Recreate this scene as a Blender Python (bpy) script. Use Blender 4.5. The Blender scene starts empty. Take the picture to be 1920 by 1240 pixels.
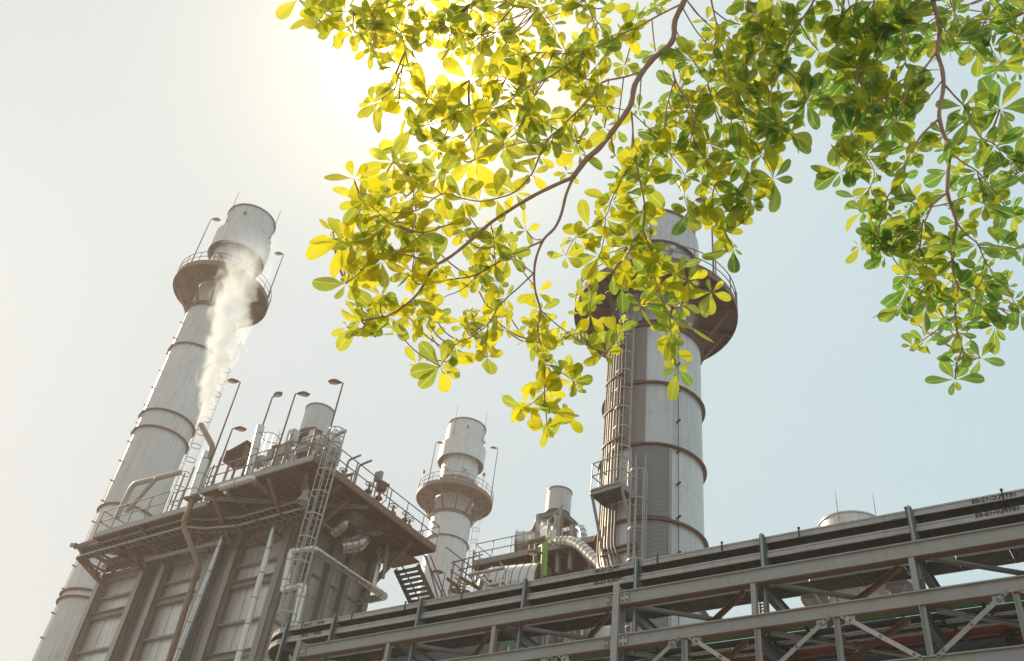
import bpy, math, random
from mathutils import Vector, Matrix
random.seed(11)
S = bpy.context.scene
COL = S.collection
PI = math.pi

# ------------------------------------------------------------------ camera
TH, RO, F, AZ = math.radians(39.9592), math.radians(8.2928), 1785.70, math.radians(38.4965)
f0 = Vector((0, math.cos(TH), math.sin(TH))); r0 = Vector((1, 0, 0)); u0 = r0.cross(f0)
r1 = math.cos(RO)*r0 + math.sin(RO)*u0; u1 = r1.cross(f0)
RZ = Matrix.Rotation(AZ, 3, 'Z')
CF, CR, CU = RZ @ f0, RZ @ r1, RZ @ u1
CAM = Vector((0, 0, 1.6))
cd = bpy.data.cameras.new('camera'); cam = bpy.data.objects.new('camera', cd); COL.objects.link(cam)
cd.sensor_width = 36; cd.lens = F/1920*36; cd.clip_start = .1; cd.clip_end = 6000
cam.matrix_world = Matrix(((CR.x, CU.x, -CF.x, CAM.x), (CR.y, CU.y, -CF.y, CAM.y), (CR.z, CU.z, -CF.z, CAM.z), (0, 0, 0, 1)))
S.camera = cam
def ray(px, py): return CF*F + CR*(px-960) - CU*(py-620)
def PY(px, py, y): d = ray(px, py); return CAM + d*(y/d.y)
def PX(px, py, x): d = ray(px, py); return CAM + d*(x/d.x)
def PZ(px, py, z): d = ray(px, py); return CAM + d*((z-1.6)/d.z)
def PD(px, py, D): d = ray(px, py); return CAM + d*(D/F)

# ------------------------------------------------------------------ world, sun, exposure
SUN_AZ, SUN_EL = math.radians(170), math.radians(31)
sdir = Vector((math.cos(SUN_AZ)*math.cos(SUN_EL), math.sin(SUN_AZ)*math.cos(SUN_EL), math.sin(SUN_EL)))
W = bpy.data.worlds.new('World'); S.world = W; W.use_nodes = True
nt = W.node_tree; nt.nodes.clear()
def N(t, typ, **k):
    n = t.nodes.new(typ)
    for a, b in k.items(): setattr(n, a, b)
    return n
def math_(t, op, a, b=None, c=None, clamp=False):
    n = N(t, 'ShaderNodeMath', operation=op, use_clamp=clamp)
    for i, x in enumerate((a, b, c)):
        if x is None: continue
        if isinstance(x, (int, float)): n.inputs[i].default_value = x
        else: t.links.new(x, n.inputs[i])
    return n.outputs[0]
def mix_(t, fac, a, b, typ='MIX'):
    n = N(t, 'ShaderNodeMix', data_type='RGBA', blend_type=typ)
    for s, x in ((n.inputs[0], fac), (n.inputs[6], a), (n.inputs[7], b)):
        if isinstance(x, (int, float)): s.default_value = x
        elif isinstance(x, tuple): s.default_value = (*x, 1)
        else: t.links.new(x, s)
    return n.outputs[2]
sky = N(nt, 'ShaderNodeTexSky', sky_type='NISHITA')
sky.sun_disc = False; sky.sun_elevation = SUN_EL; sky.sun_rotation = PI/2-SUN_AZ
sky.dust_density = 1.5; sky.air_density = 1; sky.ozone_density = 1
tc = N(nt, 'ShaderNodeTexCoord')
def dotw(v):
    n = N(nt, 'ShaderNodeVectorMath', operation='DOT_PRODUCT'); nt.links.new(tc.outputs['Generated'], n.inputs[0]); n.inputs[1].default_value = tuple(v)
    return n.outputs['Value']
gdir = ray(805, 92).normalized()            # the hazy glare of the sun
hdir = Vector((CR.x, CR.y, 0)).normalized()
dg = math_(nt, 'MAXIMUM', dotw(gdir), 0)
side = math_(nt, 'MULTIPLY_ADD', dotw(hdir), .95, .42, clamp=True)   # 0 hazy white .. 1 pale blue
haze = mix_(nt, side, (.545, .605, .63), (.515, .69, .745))
g1 = math_(nt, 'POWER', dg, 12); g2 = math_(nt, 'POWER', dg, 90); g3 = math_(nt, 'POWER', dg, 620)
c1 = mix_(nt, 1, haze, mix_(nt, g1, (0, 0, 0), (.19, .15, .10)), 'ADD')
c2 = mix_(nt, 1, c1, mix_(nt, g2, (0, 0, 0), (.58, .41, .15)), 'ADD')
c3 = mix_(nt, 1, c2, mix_(nt, g3, (0, 0, 0), (9., 7.2, 3.6)), 'ADD')
c4 = mix_(nt, 1, c3, (20, 20, 20), 'MULTIPLY')          # haze radiance, relative to the background strength of .05
c5 = mix_(nt, .10, c4, sky.outputs[0])                   # thick white haze over the clear sky
bg = N(nt, 'ShaderNodeBackground'); nt.links.new(c5, bg.inputs[0]); bg.inputs[1].default_value = .055
wo = N(nt, 'ShaderNodeOutputWorld'); nt.links.new(bg.outputs[0], wo.inputs[0])
sd = bpy.data.lights.new('sun', 'SUN'); sd.energy = 4.6; sd.angle = math.radians(.5); sd.color = (1, .83, .56)
so = bpy.data.objects.new('sun', sd); COL.objects.link(so); so.rotation_euler = sdir.to_track_quat('Z', 'Y').to_euler(); so.location = (0, 0, 90)
vs = S.view_settings; vs.view_transform = 'Standard'; vs.look = 'None'; vs.gamma = 1; vs.exposure = .07; vs.use_curve_mapping = False
S.cycles.volume_bounces = 3; S.cycles.transparent_max_bounces = 12; S.cycles.max_bounces = 8

# ------------------------------------------------------------------ materials
def metal(name, col, metallic=.0, rough=.5, var=.12, scale=1.5, streak=.25, bump=.02, warm=None):
    m = bpy.data.materials.new(name); m.use_nodes = True; t = m.node_tree; b = t.nodes['Principled BSDF']
    co = N(t, 'ShaderNodeTexCoord'); geo = N(t, 'ShaderNodeNewGeometry'); oi = N(t, 'ShaderNodeObjectInfo')
    ns = N(t, 'ShaderNodeTexNoise'); ns.inputs['Scale'].default_value = scale; ns.inputs['Detail'].default_value = 6; ns.inputs['Roughness'].default_value = .65
    t.links.new(geo.outputs['Position'], ns.inputs['Vector'])
    mp = N(t, 'ShaderNodeMapping'); mp.inputs['Scale'].default_value = (5, 5, .35); t.links.new(geo.outputs['Position'], mp.inputs[0])
    st = N(t, 'ShaderNodeTexNoise'); st.inputs['Scale'].default_value = 1.2; st.inputs['Detail'].default_value = 4; t.links.new(mp.outputs[0], st.inputs['Vector'])
    a = tuple(max(0, x*(1-var*1.6)) for x in col); c = tuple(min(1, x*(1+var)) for x in col)
    base = mix_(t, ns.outputs['Fac'], a, c)
    sm = N(t, 'ShaderNodeMapRange'); sm.inputs[1].default_value = .5; sm.inputs[2].default_value = .66; t.links.new(st.outputs['Fac'], sm.inputs[0])
    sf = math_(t, 'MULTIPLY', sm.outputs[0], streak)
    w = warm or (col[0]*.62, col[1]*.5, col[2]*.42)
    base = mix_(t, sf, base, w)
    n3 = N(t, 'ShaderNodeTexNoise'); n3.inputs['Scale'].default_value = scale*4.5; n3.inputs['Detail'].default_value = 9; n3.inputs['Roughness'].default_value = .75; t.links.new(geo.outputs['Position'], n3.inputs['Vector'])
    ch = N(t, 'ShaderNodeMapRange'); ch.inputs[1].default_value = .60; ch.inputs[2].default_value = .66; ch.inputs[4].default_value = min(.8, streak*1.3); t.links.new(n3.outputs['Fac'], ch.inputs[0])
    base = mix_(t, ch.outputs[0], base, (w[0]*.8, w[1]*.62, w[2]*.5))
    rv = math_(t, 'MULTIPLY_ADD', oi.outputs['Random'], .14, .93)
    hs = N(t, 'ShaderNodeHueSaturation'); t.links.new(rv, hs.inputs['Value']); t.links.new(base, hs.inputs['Color'])
    t.links.new(hs.outputs[0], b.inputs['Base Color'])
    b.inputs['Metallic'].default_value = metallic
    t.links.new(math_(t, 'MULTIPLY_ADD', ns.outputs['Fac'], .25, rough-.12), b.inputs['Roughness'])
    n2 = N(t, 'ShaderNodeTexNoise'); n2.inputs['Scale'].default_value = scale*6; n2.inputs['Detail'].default_value = 5; t.links.new(geo.outputs['Position'], n2.inputs['Vector'])
    bp = N(t, 'ShaderNodeBump'); bp.inputs['Strength'].default_value = .25; bp.inputs['Distance'].default_value = bump
    t.links.new(n2.outputs['Fac'], bp.inputs['Height']); t.links.new(bp.outputs[0], b.inputs['Normal'])
    return m
M = {}
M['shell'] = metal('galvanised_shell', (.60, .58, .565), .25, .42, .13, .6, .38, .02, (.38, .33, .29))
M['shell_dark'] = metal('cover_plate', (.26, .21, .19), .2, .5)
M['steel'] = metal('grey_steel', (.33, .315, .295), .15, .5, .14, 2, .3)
M['brown'] = metal('weathered_flare_steel', (.25, .135, .095), .1, .6, .2, 2, .35, .01, (.16, .08, .05))  # weathered brown, reddened further: warm sun flare put into the base colour
M['deck'] = metal('deck_underside', (.22, .105, .072), .1, .6, .2, 2, .35, .01, (.11, .06, .04))  # deck colour also carries the painted red of the flare
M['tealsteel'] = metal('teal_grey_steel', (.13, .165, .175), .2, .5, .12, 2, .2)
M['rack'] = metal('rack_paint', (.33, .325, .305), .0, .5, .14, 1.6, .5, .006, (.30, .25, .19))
M['galv'] = metal('galvanised_rail', (.40, .38, .35), .35, .42, .16, 4, .3)
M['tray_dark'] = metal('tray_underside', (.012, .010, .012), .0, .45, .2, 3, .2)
M['alu'] = metal('aluminium_cladding', (.56, .54, .51), .9, .27, .08, 3, .2, .0006, (.5, .42, .32))
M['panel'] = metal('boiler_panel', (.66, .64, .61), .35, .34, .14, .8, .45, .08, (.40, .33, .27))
M['pipe_rust'] = metal('brown_vent_pipe', (.25, .17, .12), .4, .45, .2, 3, .5)
M['green'] = metal('green_pipe_paint', (.03, .24, .06), 0, .4, .1, 3, .1, .002, (.03, .15, .05))
M['limegreen'] = metal('lime_green_paint', (.20, .42, .05), 0, .45, .15, 3, .3, .002, (.42, .40, .06))
M['red'] = metal('dark_red_paint', (.22, .035, .025), 0, .45, .12, 2, .2, .002, (.12, .02, .02))
M['redlamp'] = metal('red_lamp', (.55, .03, .03), 0, .3)
M['black'] = metal('black_paint', (.03, .03, .032), .1, .45)
M['cable'] = metal('black_cable', (.02, .02, .02), 0, .5)
M['wood'] = metal('scaffold_board', (.20, .12, .07), 0, .8)
M['teal'] = metal('teal_beacon', (.05, .25, .22), 0, .4)
M['ink'] = metal('black_ink', (.015, .015, .018), 0, .7)
M['concrete'] = metal('concrete_ground', (.20, .19, .18), 0, .85, .15, .4, .0)
m = bpy.data.materials.new('lamp_glass'); m.use_nodes = True; b = m.node_tree.nodes['Principled BSDF']
b.inputs['Base Color'].default_value = (.75, .6, .4, 1); b.inputs['Roughness'].default_value = .15; b.inputs['Transmission Weight'].default_value = .5; M['glass'] = m
# perforated guard: fine diamond relief and colour
m = metal('expanded_guard', (.22, .22, .22), .3, .5); t = m.node_tree; b = t.nodes['Principled BSDF']
geo = [n for n in t.nodes if n.type == 'NEW_GEOMETRY'][0]
w1 = N(t, 'ShaderNodeTexWave', wave_type='BANDS', bands_direction='DIAGONAL'); w1.inputs['Scale'].default_value = 3.2
w2 = N(t, 'ShaderNodeTexWave', wave_type='BANDS', bands_direction='DIAGONAL'); w2.inputs['Scale'].default_value = 3.2
mp = N(t, 'ShaderNodeMapping'); mp.inputs['Scale'].default_value = (-1, 1, 1)
t.links.new(geo.outputs['Position'], mp.inputs[0]); t.links.new(mp.outputs[0], w2.inputs[0]); t.links.new(geo.outputs['Position'], w1.inputs[0])
mx = math_(t, 'MULTIPLY', w1.outputs['Fac'], w2.outputs['Fac'])
t.links.new(mix_(t, mx, (.22, .21, .205), (.14, .135, .13)), b.inputs['Base Color']); M['guard'] = m

# ------------------------------------------------------------------ mesh helpers
class MB:
    def __init__(s): s.v = []; s.f = []
    def add(s, vs, fs):
        o = len(s.v); s.v += [Vector(v) for v in vs]; s.f += [tuple(i+o for i in f) for f in fs]; return s
    def box(s, c, d, R=None):
        c = Vector(c); x, y, z = (k/2 for k in d); vs = []
        for sx in (-x, x):
            for sy in (-y, y):
                for sz in (-z, z):
                    p = Vector((sx, sy, sz)); vs.append(c + (R @ p if R else p))
        return s.add(vs, [(0, 1, 3, 2), (4, 6, 7, 5), (0, 4, 5, 1), (2, 3, 7, 6), (0, 2, 6, 4), (1, 5, 7, 3)])
    def frame(s, p, q, up):
        d = (Vector(q)-Vector(p)); L = d.length; d = d/L; up = Vector(up)
        if abs(d.dot(up)) > .98: up = Vector((0, 1, 0)) if abs(d.y) < .9 else Vector((1, 0, 0))
        x = d.cross(up).normalized(); z = x.cross(d).normalized()
        return d, x, z, L
    def bar(s, p, q, w, h, up=(0, 0, 1)):
        p = Vector(p); q = Vector(q); d, x, z, L = s.frame(p, q, up)
        vs = [e + x*(a*w/2) + z*(b*h/2) for e in (p, q) for a, b in ((-1, -1), (1, -1), (1, 1), (-1, 1))]
        return s.add(vs, [(3, 2, 1, 0), (4, 5, 6, 7), (0, 1, 5, 4), (1, 2, 6, 5), (2, 3, 7, 6), (3, 0, 4, 7)])
    def prof(s, p, q, pts, up=(0, 0, 1)):
        p = Vector(p); q = Vector(q); d, x, z, L = s.frame(p, q, up); n = len(pts)
        vs = [e + x*a + z*b for e in (p, q) for a, b in pts]
        return s.add(vs, [(i, (i+1) % n, n+(i+1) % n, n+i) for i in range(n)] + [tuple(range(n-1, -1, -1)), tuple(range(n, 2*n))])
    def ibeam(s, p, q, w, h, t=.02, up=(0, 0, 1)):     # h along up, flanges of width w
        a, b, c = w/2, h/2, t/2
        return s.prof(p, q, [(-a, -b), (a, -b), (a, -b+t), (c, -b+t), (c, b-t), (a, b-t), (a, b), (-a, b), (-a, b-t), (-c, b-t), (-c, -b+t), (-a, -b+t)], up)
    def chan(s, p, q, w, h, t=.015, up=(0, 0, 1), side=1):   # C section, web on +x side*
        a, b = w/2*side, h/2
        return s.prof(p, q, [(-a, -b), (a, -b), (a, b), (-a, b), (-a, b-t), (a-t*side, b-t), (a-t*side, -b+t), (-a, -b+t)], up)
    def angle(s, p, q, w, h, t=.012, up=(0, 0, 1)):
        return s.prof(p, q, [(0, 0), (w, 0), (w, t), (t, t), (t, h), (0, h)], up)
    def tube(s, pts, r, n=8, closed=False, cap=True):
        pts = [Vector(p) for p in pts]; m = len(pts); rs = r if isinstance(r, (list, tuple)) else [r]*m
        o = len(s.v); prev = None
        for i, p in enumerate(pts):
            a = pts[(i-1) % m] if (closed or i) else p; c = pts[(i+1) % m] if (closed or i < m-1) else p
            d = (c-a).normalized()
            if prev is None:
                up = Vector((0, 0, 1)) if abs(d.z) < .9 else Vector((1, 0, 0)); x = d.cross(up).normalized()
            else:
                x = (prev - d*prev.dot(d)).normalized()
            prev = x; z = x.cross(d)
            for k in range(n):
                t = 2*PI*k/n; s.v.append(p + (x*math.cos(t) + z*math.sin(t))*rs[i])
        for i in range(m if closed else m-1):
            for k in range(n):
                j = (i+1) % m
                s.f.append((o+i*n+k, o+i*n+(k+1) % n, o+j*n+(k+1) % n, o+j*n+k))
        if cap and not closed:
            s.f.append(tuple(o+k for k in range(n-1, -1, -1))); s.f.append(tuple(o+(m-1)*n+k for k in range(n)))
        return s
    def lathe(s, c, prof, n=48, a0=0, a1=2*PI):
        c = Vector(c); full = abs(a1-a0-2*PI) < 1e-6; k = n if full else n+1; o = len(s.v)
        for r, z in prof:
            for i in range(k):
                t = a0+(a1-a0)*i/n; s.v.append(c + Vector((r*math.cos(t), r*math.sin(t), z)))
        for j in range(len(prof)-1):
            for i in range(n):
                i2 = (i+1) % k
                s.f.append((o+j*k+i, o+j*k+i2, o+(j+1)*k+i2, o+(j+1)*k+i))
        return s
    def mesh(s, name, org=None, smooth=False):
        me = bpy.data.meshes.new(name); o = org or Vector((0, 0, 0))
        me.from_pydata([tuple(v-o) for v in s.v], [], s.f)
        if smooth: me.polygons.foreach_set('use_smooth', [True]*len(me.polygons)); me.set_sharp_from_angle(angle=math.radians(38))
        me.update(); return me
ORG = {}
def bend(pts, r, n=5):
    """polyline with rounded corners"""
    pts = [Vector(p) for p in pts]; out = [pts[0]]
    for a, b, c in zip(pts, pts[1:], pts[2:]):
        d1 = (a-b); d2 = (c-b); k = min(r, d1.length*.45, d2.length*.45); p = b+d1.normalized()*k; q = b+d2.normalized()*k
        for i in range(n+1):
            t = i/n; out.append((1-t)**2*p + 2*t*(1-t)*b + t*t*q)
    return out + [pts[-1]]
def thing(name, loc, label, cat, group=None):
    o = bpy.data.objects.new(name, None); COL.objects.link(o); o.location = loc; o.empty_display_size = .3
    o['label'] = label; o['category'] = cat
    if group: o['group'] = group
    ORG[o.name] = Vector(loc); return o
def part(name, mb, mat, parent, smooth=False, kind=None, label=None):
    org = ORG[parent.name]; me = mb.mesh(name, org, smooth)
    me.materials.append(M[mat] if isinstance(mat, str) else mat)
    o = bpy.data.objects.new(name, me); COL.objects.link(o); o.parent = parent; ORG[o.name] = org
    if kind: o['kind'] = kind
    if label: o['label'] = label
    return o
def solo(name, mb, mat, label, cat, smooth=False, group=None, kind=None, base=None):
    org = Vector(base) if base else sum(mb.v, Vector())/len(mb.v)
    me = mb.mesh(name, org, smooth); me.materials.append(M[mat] if isinstance(mat, str) else mat)
    o = bpy.data.objects.new(name, me); COL.objects.link(o); o.location = org; ORG[o.name] = org
    if kind: o['kind'] = kind
    if label: o['label'] = label
    if cat: o['category'] = cat
    if group: o['group'] = group
    return o
def inst(name, me, parent, mat4):
    o = bpy.data.objects.new(name, me); COL.objects.link(o); o.parent = parent
    o.matrix_local = Matrix.Translation(-ORG[parent.name]) @ mat4; return o
def shared(name, mb, mat, smooth=False):
    me = mb.mesh(name, None, smooth); me.materials.append(M[mat]); return me
def T(v): return Matrix.Translation(Vector(v))
def RZm(a): return Matrix.Rotation(a, 4, 'Z')

# ------------------------------------------------------------------ ground
g = MB().add([(-400, -400, 0), (400, -400, 0), (400, 400, 0), (-400, 400, 0)], [(0, 1, 2, 3)])
solo('ground', g, 'concrete', None, None, kind='structure', base=(0, 0, 0))

# ------------------------------------------------------------------ warm industrial haze in the air
hz = MB().box((0, 0, 32), (806, 806, 66)); hm_ = bpy.data.materials.new('haze'); hm_.use_nodes = True; t = hm_.node_tree; t.nodes.clear()
ho = N(t, 'ShaderNodeOutputMaterial'); hv = N(t, 'ShaderNodeVolumePrincipled'); t.links.new(hv.outputs[0], ho.inputs['Volume'])
hv.inputs['Color'].default_value = (1, .89, .82, 1); hv.inputs['Density'].default_value = .0010; hv.inputs['Anisotropy'].default_value = .42
solo('haze', hz, hm_, None, None, kind='stuff', base=(0, 0, 0))

# ------------------------------------------------------------------ railing, ladder, lamp helpers
def railing(parent, path, h=1.15, step=1.4, mat='brown', r=.026, toe=True, pr=.024):
    path = [Vector(p) for p in path]; up = Vector((0, 0, 1))
    for k, z in enumerate((h, h*.55)):
        part('rail', MB().tube([p+up*z for p in path], r, 6), mat, parent, True)
    if toe: 
        tb = MB()
        for a, b in zip(path, path[1:]): tb.bar(a+up*.07, b+up*.07, .012, .12)
        part('toe_board', tb, mat, parent)
    pm = shared('rail_post', MB().tube([(0, 0, -.12), (0, 0, h)], pr, 6), mat)
    for a, b in zip(path, path[1:]):
        n = max(1, round((b-a).length/step))
        for i in range(n): inst('rail_post', pm, parent, T(a.lerp(b, i/n)))
    inst('rail_post', pm, parent, T(path[-1]))
def ladder(parent, base, z1, ang, mat='galv', w=.45, cage=True, cr=.38, hoop=1.0, z0c=2.2, straps=5, rung=.3):
    """ladder standing at base; ang = direction the climber's back faces (outward)"""
    base = Vector(base); o = Vector((math.cos(ang), math.sin(ang), 0)); s = Vector((-o.y, o.x, 0)); H = z1-base.z
    for k in (-1, 1):
        part('ladder_rail', MB().bar(base+s*k*w/2, base+s*k*w/2+Vector((0, 0, H)), .05, .02, o), mat, parent)
    rm = shared('rung', MB().tube([-s*w/2, s*w/2], .012, 5), mat)
    n = int(H/rung)
    for i in range(min(n, 90)): inst('rung', rm, parent, T(base+Vector((0, 0, .2+i*rung))))
    if cage:
        hm = MB(); arc = [s*(-w/2-.02)*1.0]
        for i in range(13):
            t = -PI/2 - .35 + (PI+.7)*i/12; arc.append(o*(cr*.95+cr*math.cos(t)) + s*(cr*math.sin(t)))
        arc.append(s*(w/2+.02)); 
        for a, b in zip(arc, arc[1:]): hm.bar(a, b, .012, .055)
        me = shared('cage_hoop', hm, mat)
        nh = int((H-z0c)/hoop)
        for i in range(nh+1): inst('cage_hoop', me, parent, T(base+Vector((0, 0, z0c+i*hoop))))
        for i in range(straps):
            t = -PI/2 + PI*i/(straps-1); q = base + o*(cr*.95+cr*.97*math.cos(t)) + s*(cr*.97*math.sin(t))
            part('cage_strap', MB().bar(q+Vector((0, 0, z0c)), q+Vector((0, 0, z0c+nh*hoop)), .045, .008, o), mat, parent)
def lamp(base, top, toward, label, r=.035, head=.62, group='lamp poles on the platforms', mat='brown'):
    base = Vector(base); top = Vector(top); top = Vector((base.x, base.y, top.z))
    d = Vector(toward).normalized()
    t = thing('lamp_pole', base, label, 'lamp', group)
    part('pole', MB().tube([base, base.lerp(top, .5), top, top+d*.12+Vector((0, 0, .04))], [r*1.2, r, r*.8, r*.8], 7), mat, t, True)
    s = Vector((-d.y, d.x, 0)).normalized(); up = s.cross(d)*-1
    hm = MB(); rows = []; n = 10; K = 7; o = len(hm.v)
    for i in range(K):
        u = i/(K-1); w = .03+.17*math.sin(PI*min(1, u*1.05))**.8*(.6+.6*u); hh = .03+.09*math.sin(PI*min(1, u*.95))
        c = top+d*(.08+head*u)+Vector((0, 0, .05))
        for k in range(n):
            a = 2*PI*k/n; hm.v.append(c+s*(w*head/.62*math.cos(a))+Vector((0, 0, 1))*(hh*math.sin(a)))
    for i in range(K-1):
        for k in range(n): hm.f.append((o+i*n+k, o+i*n+(k+1) % n, o+(i+1)*n+(k+1) % n, o+(i+1)*n+k))
    hm.f.append(tuple(o+k for k in range(n-1, -1, -1))); hm.f.append(tuple(o+(K-1)*n+k for k in range(n)))
    hd = part('lamp_head', hm, mat, t, True)
    gl = MB(); c = top+d*(.08+head*.6)+Vector((0, 0, .0)); vs = [c+d*(head*.32*math.cos(2*PI*k/12))+s*(.13*head/.62*math.sin(2*PI*k/12))-Vector((0, 0, .045)) for k in range(12)]
    gl.add(vs + [c-Vector((0, 0, .10))], [(k, (k+1) % 12, 12) for k in range(12)]); part('lens', gl, 'glass', hd, True)
    return t

# ------------------------------------------------------------------ exhaust stacks
def cyl_hit(px, py, ax, R):
    d = ray(px, py); h2 = d.x**2+d.y**2; b = -(ax[0]*d.x+ax[1]*d.y); c = ax[0]**2+ax[1]**2-R*R
    D = b*b-h2*c; t = (-b-math.sqrt(max(D, 0)))/h2; P = CAM+d*t
    return math.atan2(P.y-ax[1], P.x-ax[0]), P.z
def stack(ax, R, top, plat, rings, label, capr=None, collar=None, bodyr=None, Rp=3.9, support=None, ladder_ang=None, ladder_z=(3, 0), seams=2.4, stud_ang=None, rods=(), deckmat='deck', ringmat='brown', hatch=None, rim='brown'):
    t = thing('exhaust_stack', (ax[0], ax[1], 0), label, 'stack', 'tall round exhaust stacks'); c = Vector((ax[0], ax[1], 0))
    zs = [0]+sorted(set(rings))+[support or plat]
    sect = []
    for a, b in zip(zs, zs[1:]):
        if b-a < .8: sect.append((a, b)); continue
        sect.append((a, b))
    for a, b in sect:
        prof = [(R, a)]; n = max(1, int((b-a)/seams))
        for i in range(1, n):
            z = a+(b-a)*i/n; prof += [(R, z-.012), (R-.012, z), (R, z+.012)]
        prof.append((R, b)); part('shell_section', MB().lathe(c, prof, 64), 'shell', t, True)
    for z in rings:
        part('stiffener_ring', MB().lathe(c, [(R+.003, z-.07), (R+.18, z-.07), (R+.18, z-.03), (R+.04, z-.025), (R+.04, z+.03), (R+.10, z+.035), (R+.10, z+.06), (R+.003, z+.06)], 64), ringmat, t, True)
    Rb = bodyr or R*.97; sup = support or plat-1.5
    part('upper_body', MB().lathe(c, [(R, sup+.003), (Rb, sup+.25), (Rb, collar[0] + .3)], 64), 'shell', t, True)
    part('support_ring', MB().lathe(c, [(R+.003, sup-.18), (R+.16, sup-.18), (R+.16, sup-.14), (R+.05, sup-.13), (R+.05, sup+.1), (R+.14, sup+.11), (R+.14, sup+.15), (R-.04, sup+.15)], 64), ringmat, t, True)
    z0, z1, rc = collar
    part('collar', MB().lathe(c, [(rc, z0), (rc, z1), (rc-.05, z1+.04), (capr+.02, z1+.06)], 64).lathe(c, [(rc-.04, z0+.6), (rc-.04, z0), (rc, z0)], 64), 'shell', t, True)
    part('collar_underside', MB().lathe(c, [(Rb-.02, z0+.58), (rc-.04, z0+.6)], 64), 'brown', t)
    part('cap', MB().lathe(c, [(capr, z1-.1), (capr, top-.12)], 64).lathe(c, [(capr-.09, top), (capr-.1, top-3)], 64), 'shell', t, True)
    part('cap_rim', MB().lathe(c, [(capr+.003, top-.12), (capr+.10, top-.12), (capr+.10, top-.02), (capr-.09, top), (capr-.095, top-.1)], 64), rim, t, True)
    # platform
    pz = plat; P = part('platform', MB().lathe(c, [(Rb+.25, pz), (Rp, pz), (Rp, pz+.05), (Rb+.25, pz+.05), (Rb+.25, pz)], 48), deckmat, t)
    part('edge_beam', MB().lathe(c, [(Rp+.003, pz-.22), (Rp+.05, pz-.22), (Rp+.05, pz+.16), (Rp+.003, pz+.16), (Rp+.003, pz-.22)], 48), 'brown' if deckmat == 'deck' else 'steel', P, True)
    nb = 12
    rib = MB()
    for i in range(nb):
        a = 2*PI*(i+.5)/nb; e = Vector((math.cos(a), math.sin(a), 0)); s = Vector((-e.y, e.x, 0))
        part('radial_beam', MB().ibeam(c+e*(Rb+.05)+Vector((0, 0, pz-.12)), c+e*(Rp-.02)+Vector((0, 0, pz-.12)), .12, .2, .02), 'brown' if deckmat == 'deck' else deckmat, P)
        part('bracket', MB().chan(c+e*(R+.1)+Vector((0, 0, sup-.02)), c+e*(Rp-.35)+Vector((0, 0, pz-.23)), .12, .16, .02, s), 'brown' if deckmat == 'deck' else 'steel', P)
        for k in range(1, 10):       # ribs across the sector
            rr = Rb+.25+(Rp-Rb-.3)*k/10; a2 = PI/nb-.06
            p = c+Vector((math.cos(a-a2-PI/nb*0), math.sin(a-a2), 0))*rr; 
            q = c+Vector((math.cos(a+PI/nb*2-.05), math.sin(a+PI/nb*2-.05), 0))*rr; p = c+Vector((math.cos(a+.05), math.sin(a+.05), 0))*rr
            rib.bar(p+Vector((0, 0, pz-.018)), q+Vector((0, 0, pz-.018)), .05, .03)
    part('deck_rib', rib, deckmat, P, kind='stuff')
    part('inner_ring', MB().lathe(c, [(Rb+.1, pz-.2), (Rb+.25, pz-.2), (Rb+.25, pz-.003), (Rb+.1, pz-.003), (Rb+.1, pz-.2)], 48), 'brown', P, True)
    rm = 'brown' if deckmat == 'deck' else 'steel'
    for h in (.25, .7, 1.2):
        part('rail', MB().tube([c+Vector((math.cos(2*PI*i/48)*Rp, math.sin(2*PI*i/48)*Rp, pz+h)) for i in range(48)], .028, 6, closed=True), rm, P, True)
    pm = shared('rail_post', MB().tube([(0, 0, -.1), (0, 0, 1.2)], .03, 6), rm)
    for i in range(20):
        a = 2*PI*i/20; inst('rail_post', pm, P, T(c+Vector((math.cos(a)*(Rp+.03), math.sin(a)*(Rp+.03), pz))))
    # ribbed band just above the platform
    part('guard_band', MB().lathe(c, [(Rb+.10, pz+.3), (Rb+.12, pz+.32), (Rb+.12, pz+2.0), (Rb+.003, pz+2.02)], 48), 'shell_dark', t, True)
    bm = shared('guard_rib', MB().box((0, 0, 0), (.08, .05, 1.95)), 'brown')
    for i in range(16):
        a = 2*PI*i/16; inst('guard_rib', bm, t, T(c+Vector((math.cos(a)*(Rb+.16), math.sin(a)*(Rb+.16), pz+1.2))) @ RZm(a))
    for a in (hatch or ()):
        e = Vector((math.cos(a), math.sin(a), 0)); q = c+e*(Rb)+Vector((0, 0, pz+2.8))
        part('test_port', MB().tube([q, q+e*.45], .16, 12), 'shell', t, True)
    for a, dz in ((rods or ())):
        e = Vector((math.cos(a), math.sin(a), 0)); q = c+e*(capr+.14)
        part('lightning_rod', MB().tube([q+Vector((0, 0, z1+.2)), q+Vector((0, 0, top+.9)), q+Vector((0, 0, top+1.9))], [.03, .03, .012], 6), 'brown', t)
        for zz in (z1+.9, top-.5): part('rod_bracket', MB().bar(c+e*capr+Vector((0, 0, zz)), q+e*.05+Vector((0, 0, zz)), .06, .06), 'brown', t)
        part('sensor_box', MB().box(c+Vector((math.cos(a+.7), math.sin(a+.7), 0))*(capr+.1)+Vector((0, 0, top-1.2)), (.16, .16, .3), Matrix.Rotation(a+.7, 3, 'Z')), 'brown', t)
    if stud_ang is not None:
        e = Vector((math.cos(stud_ang), math.sin(stud_ang), 0))
        sm = shared('stud', MB().bar((0, 0, 0), (.26, 0, 0), .07, .07), 'black')
        z = 4.
        while z < plat-2.5:
            inst('stud', sm, t, T(c+e*R+Vector((0, 0, z))) @ RZm(stud_ang)); z += 1.62
        part('conductor_cable', MB().tube([c+e*(R+.1)+Vector((0, 0, 2)), c+e*(R+.1)+Vector((0, 0, plat-2))], .018, 5), 'black', t)
    return t
def AX(az, D): a = math.radians(az); return (D*math.cos(a), D*math.sin(a))
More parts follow.
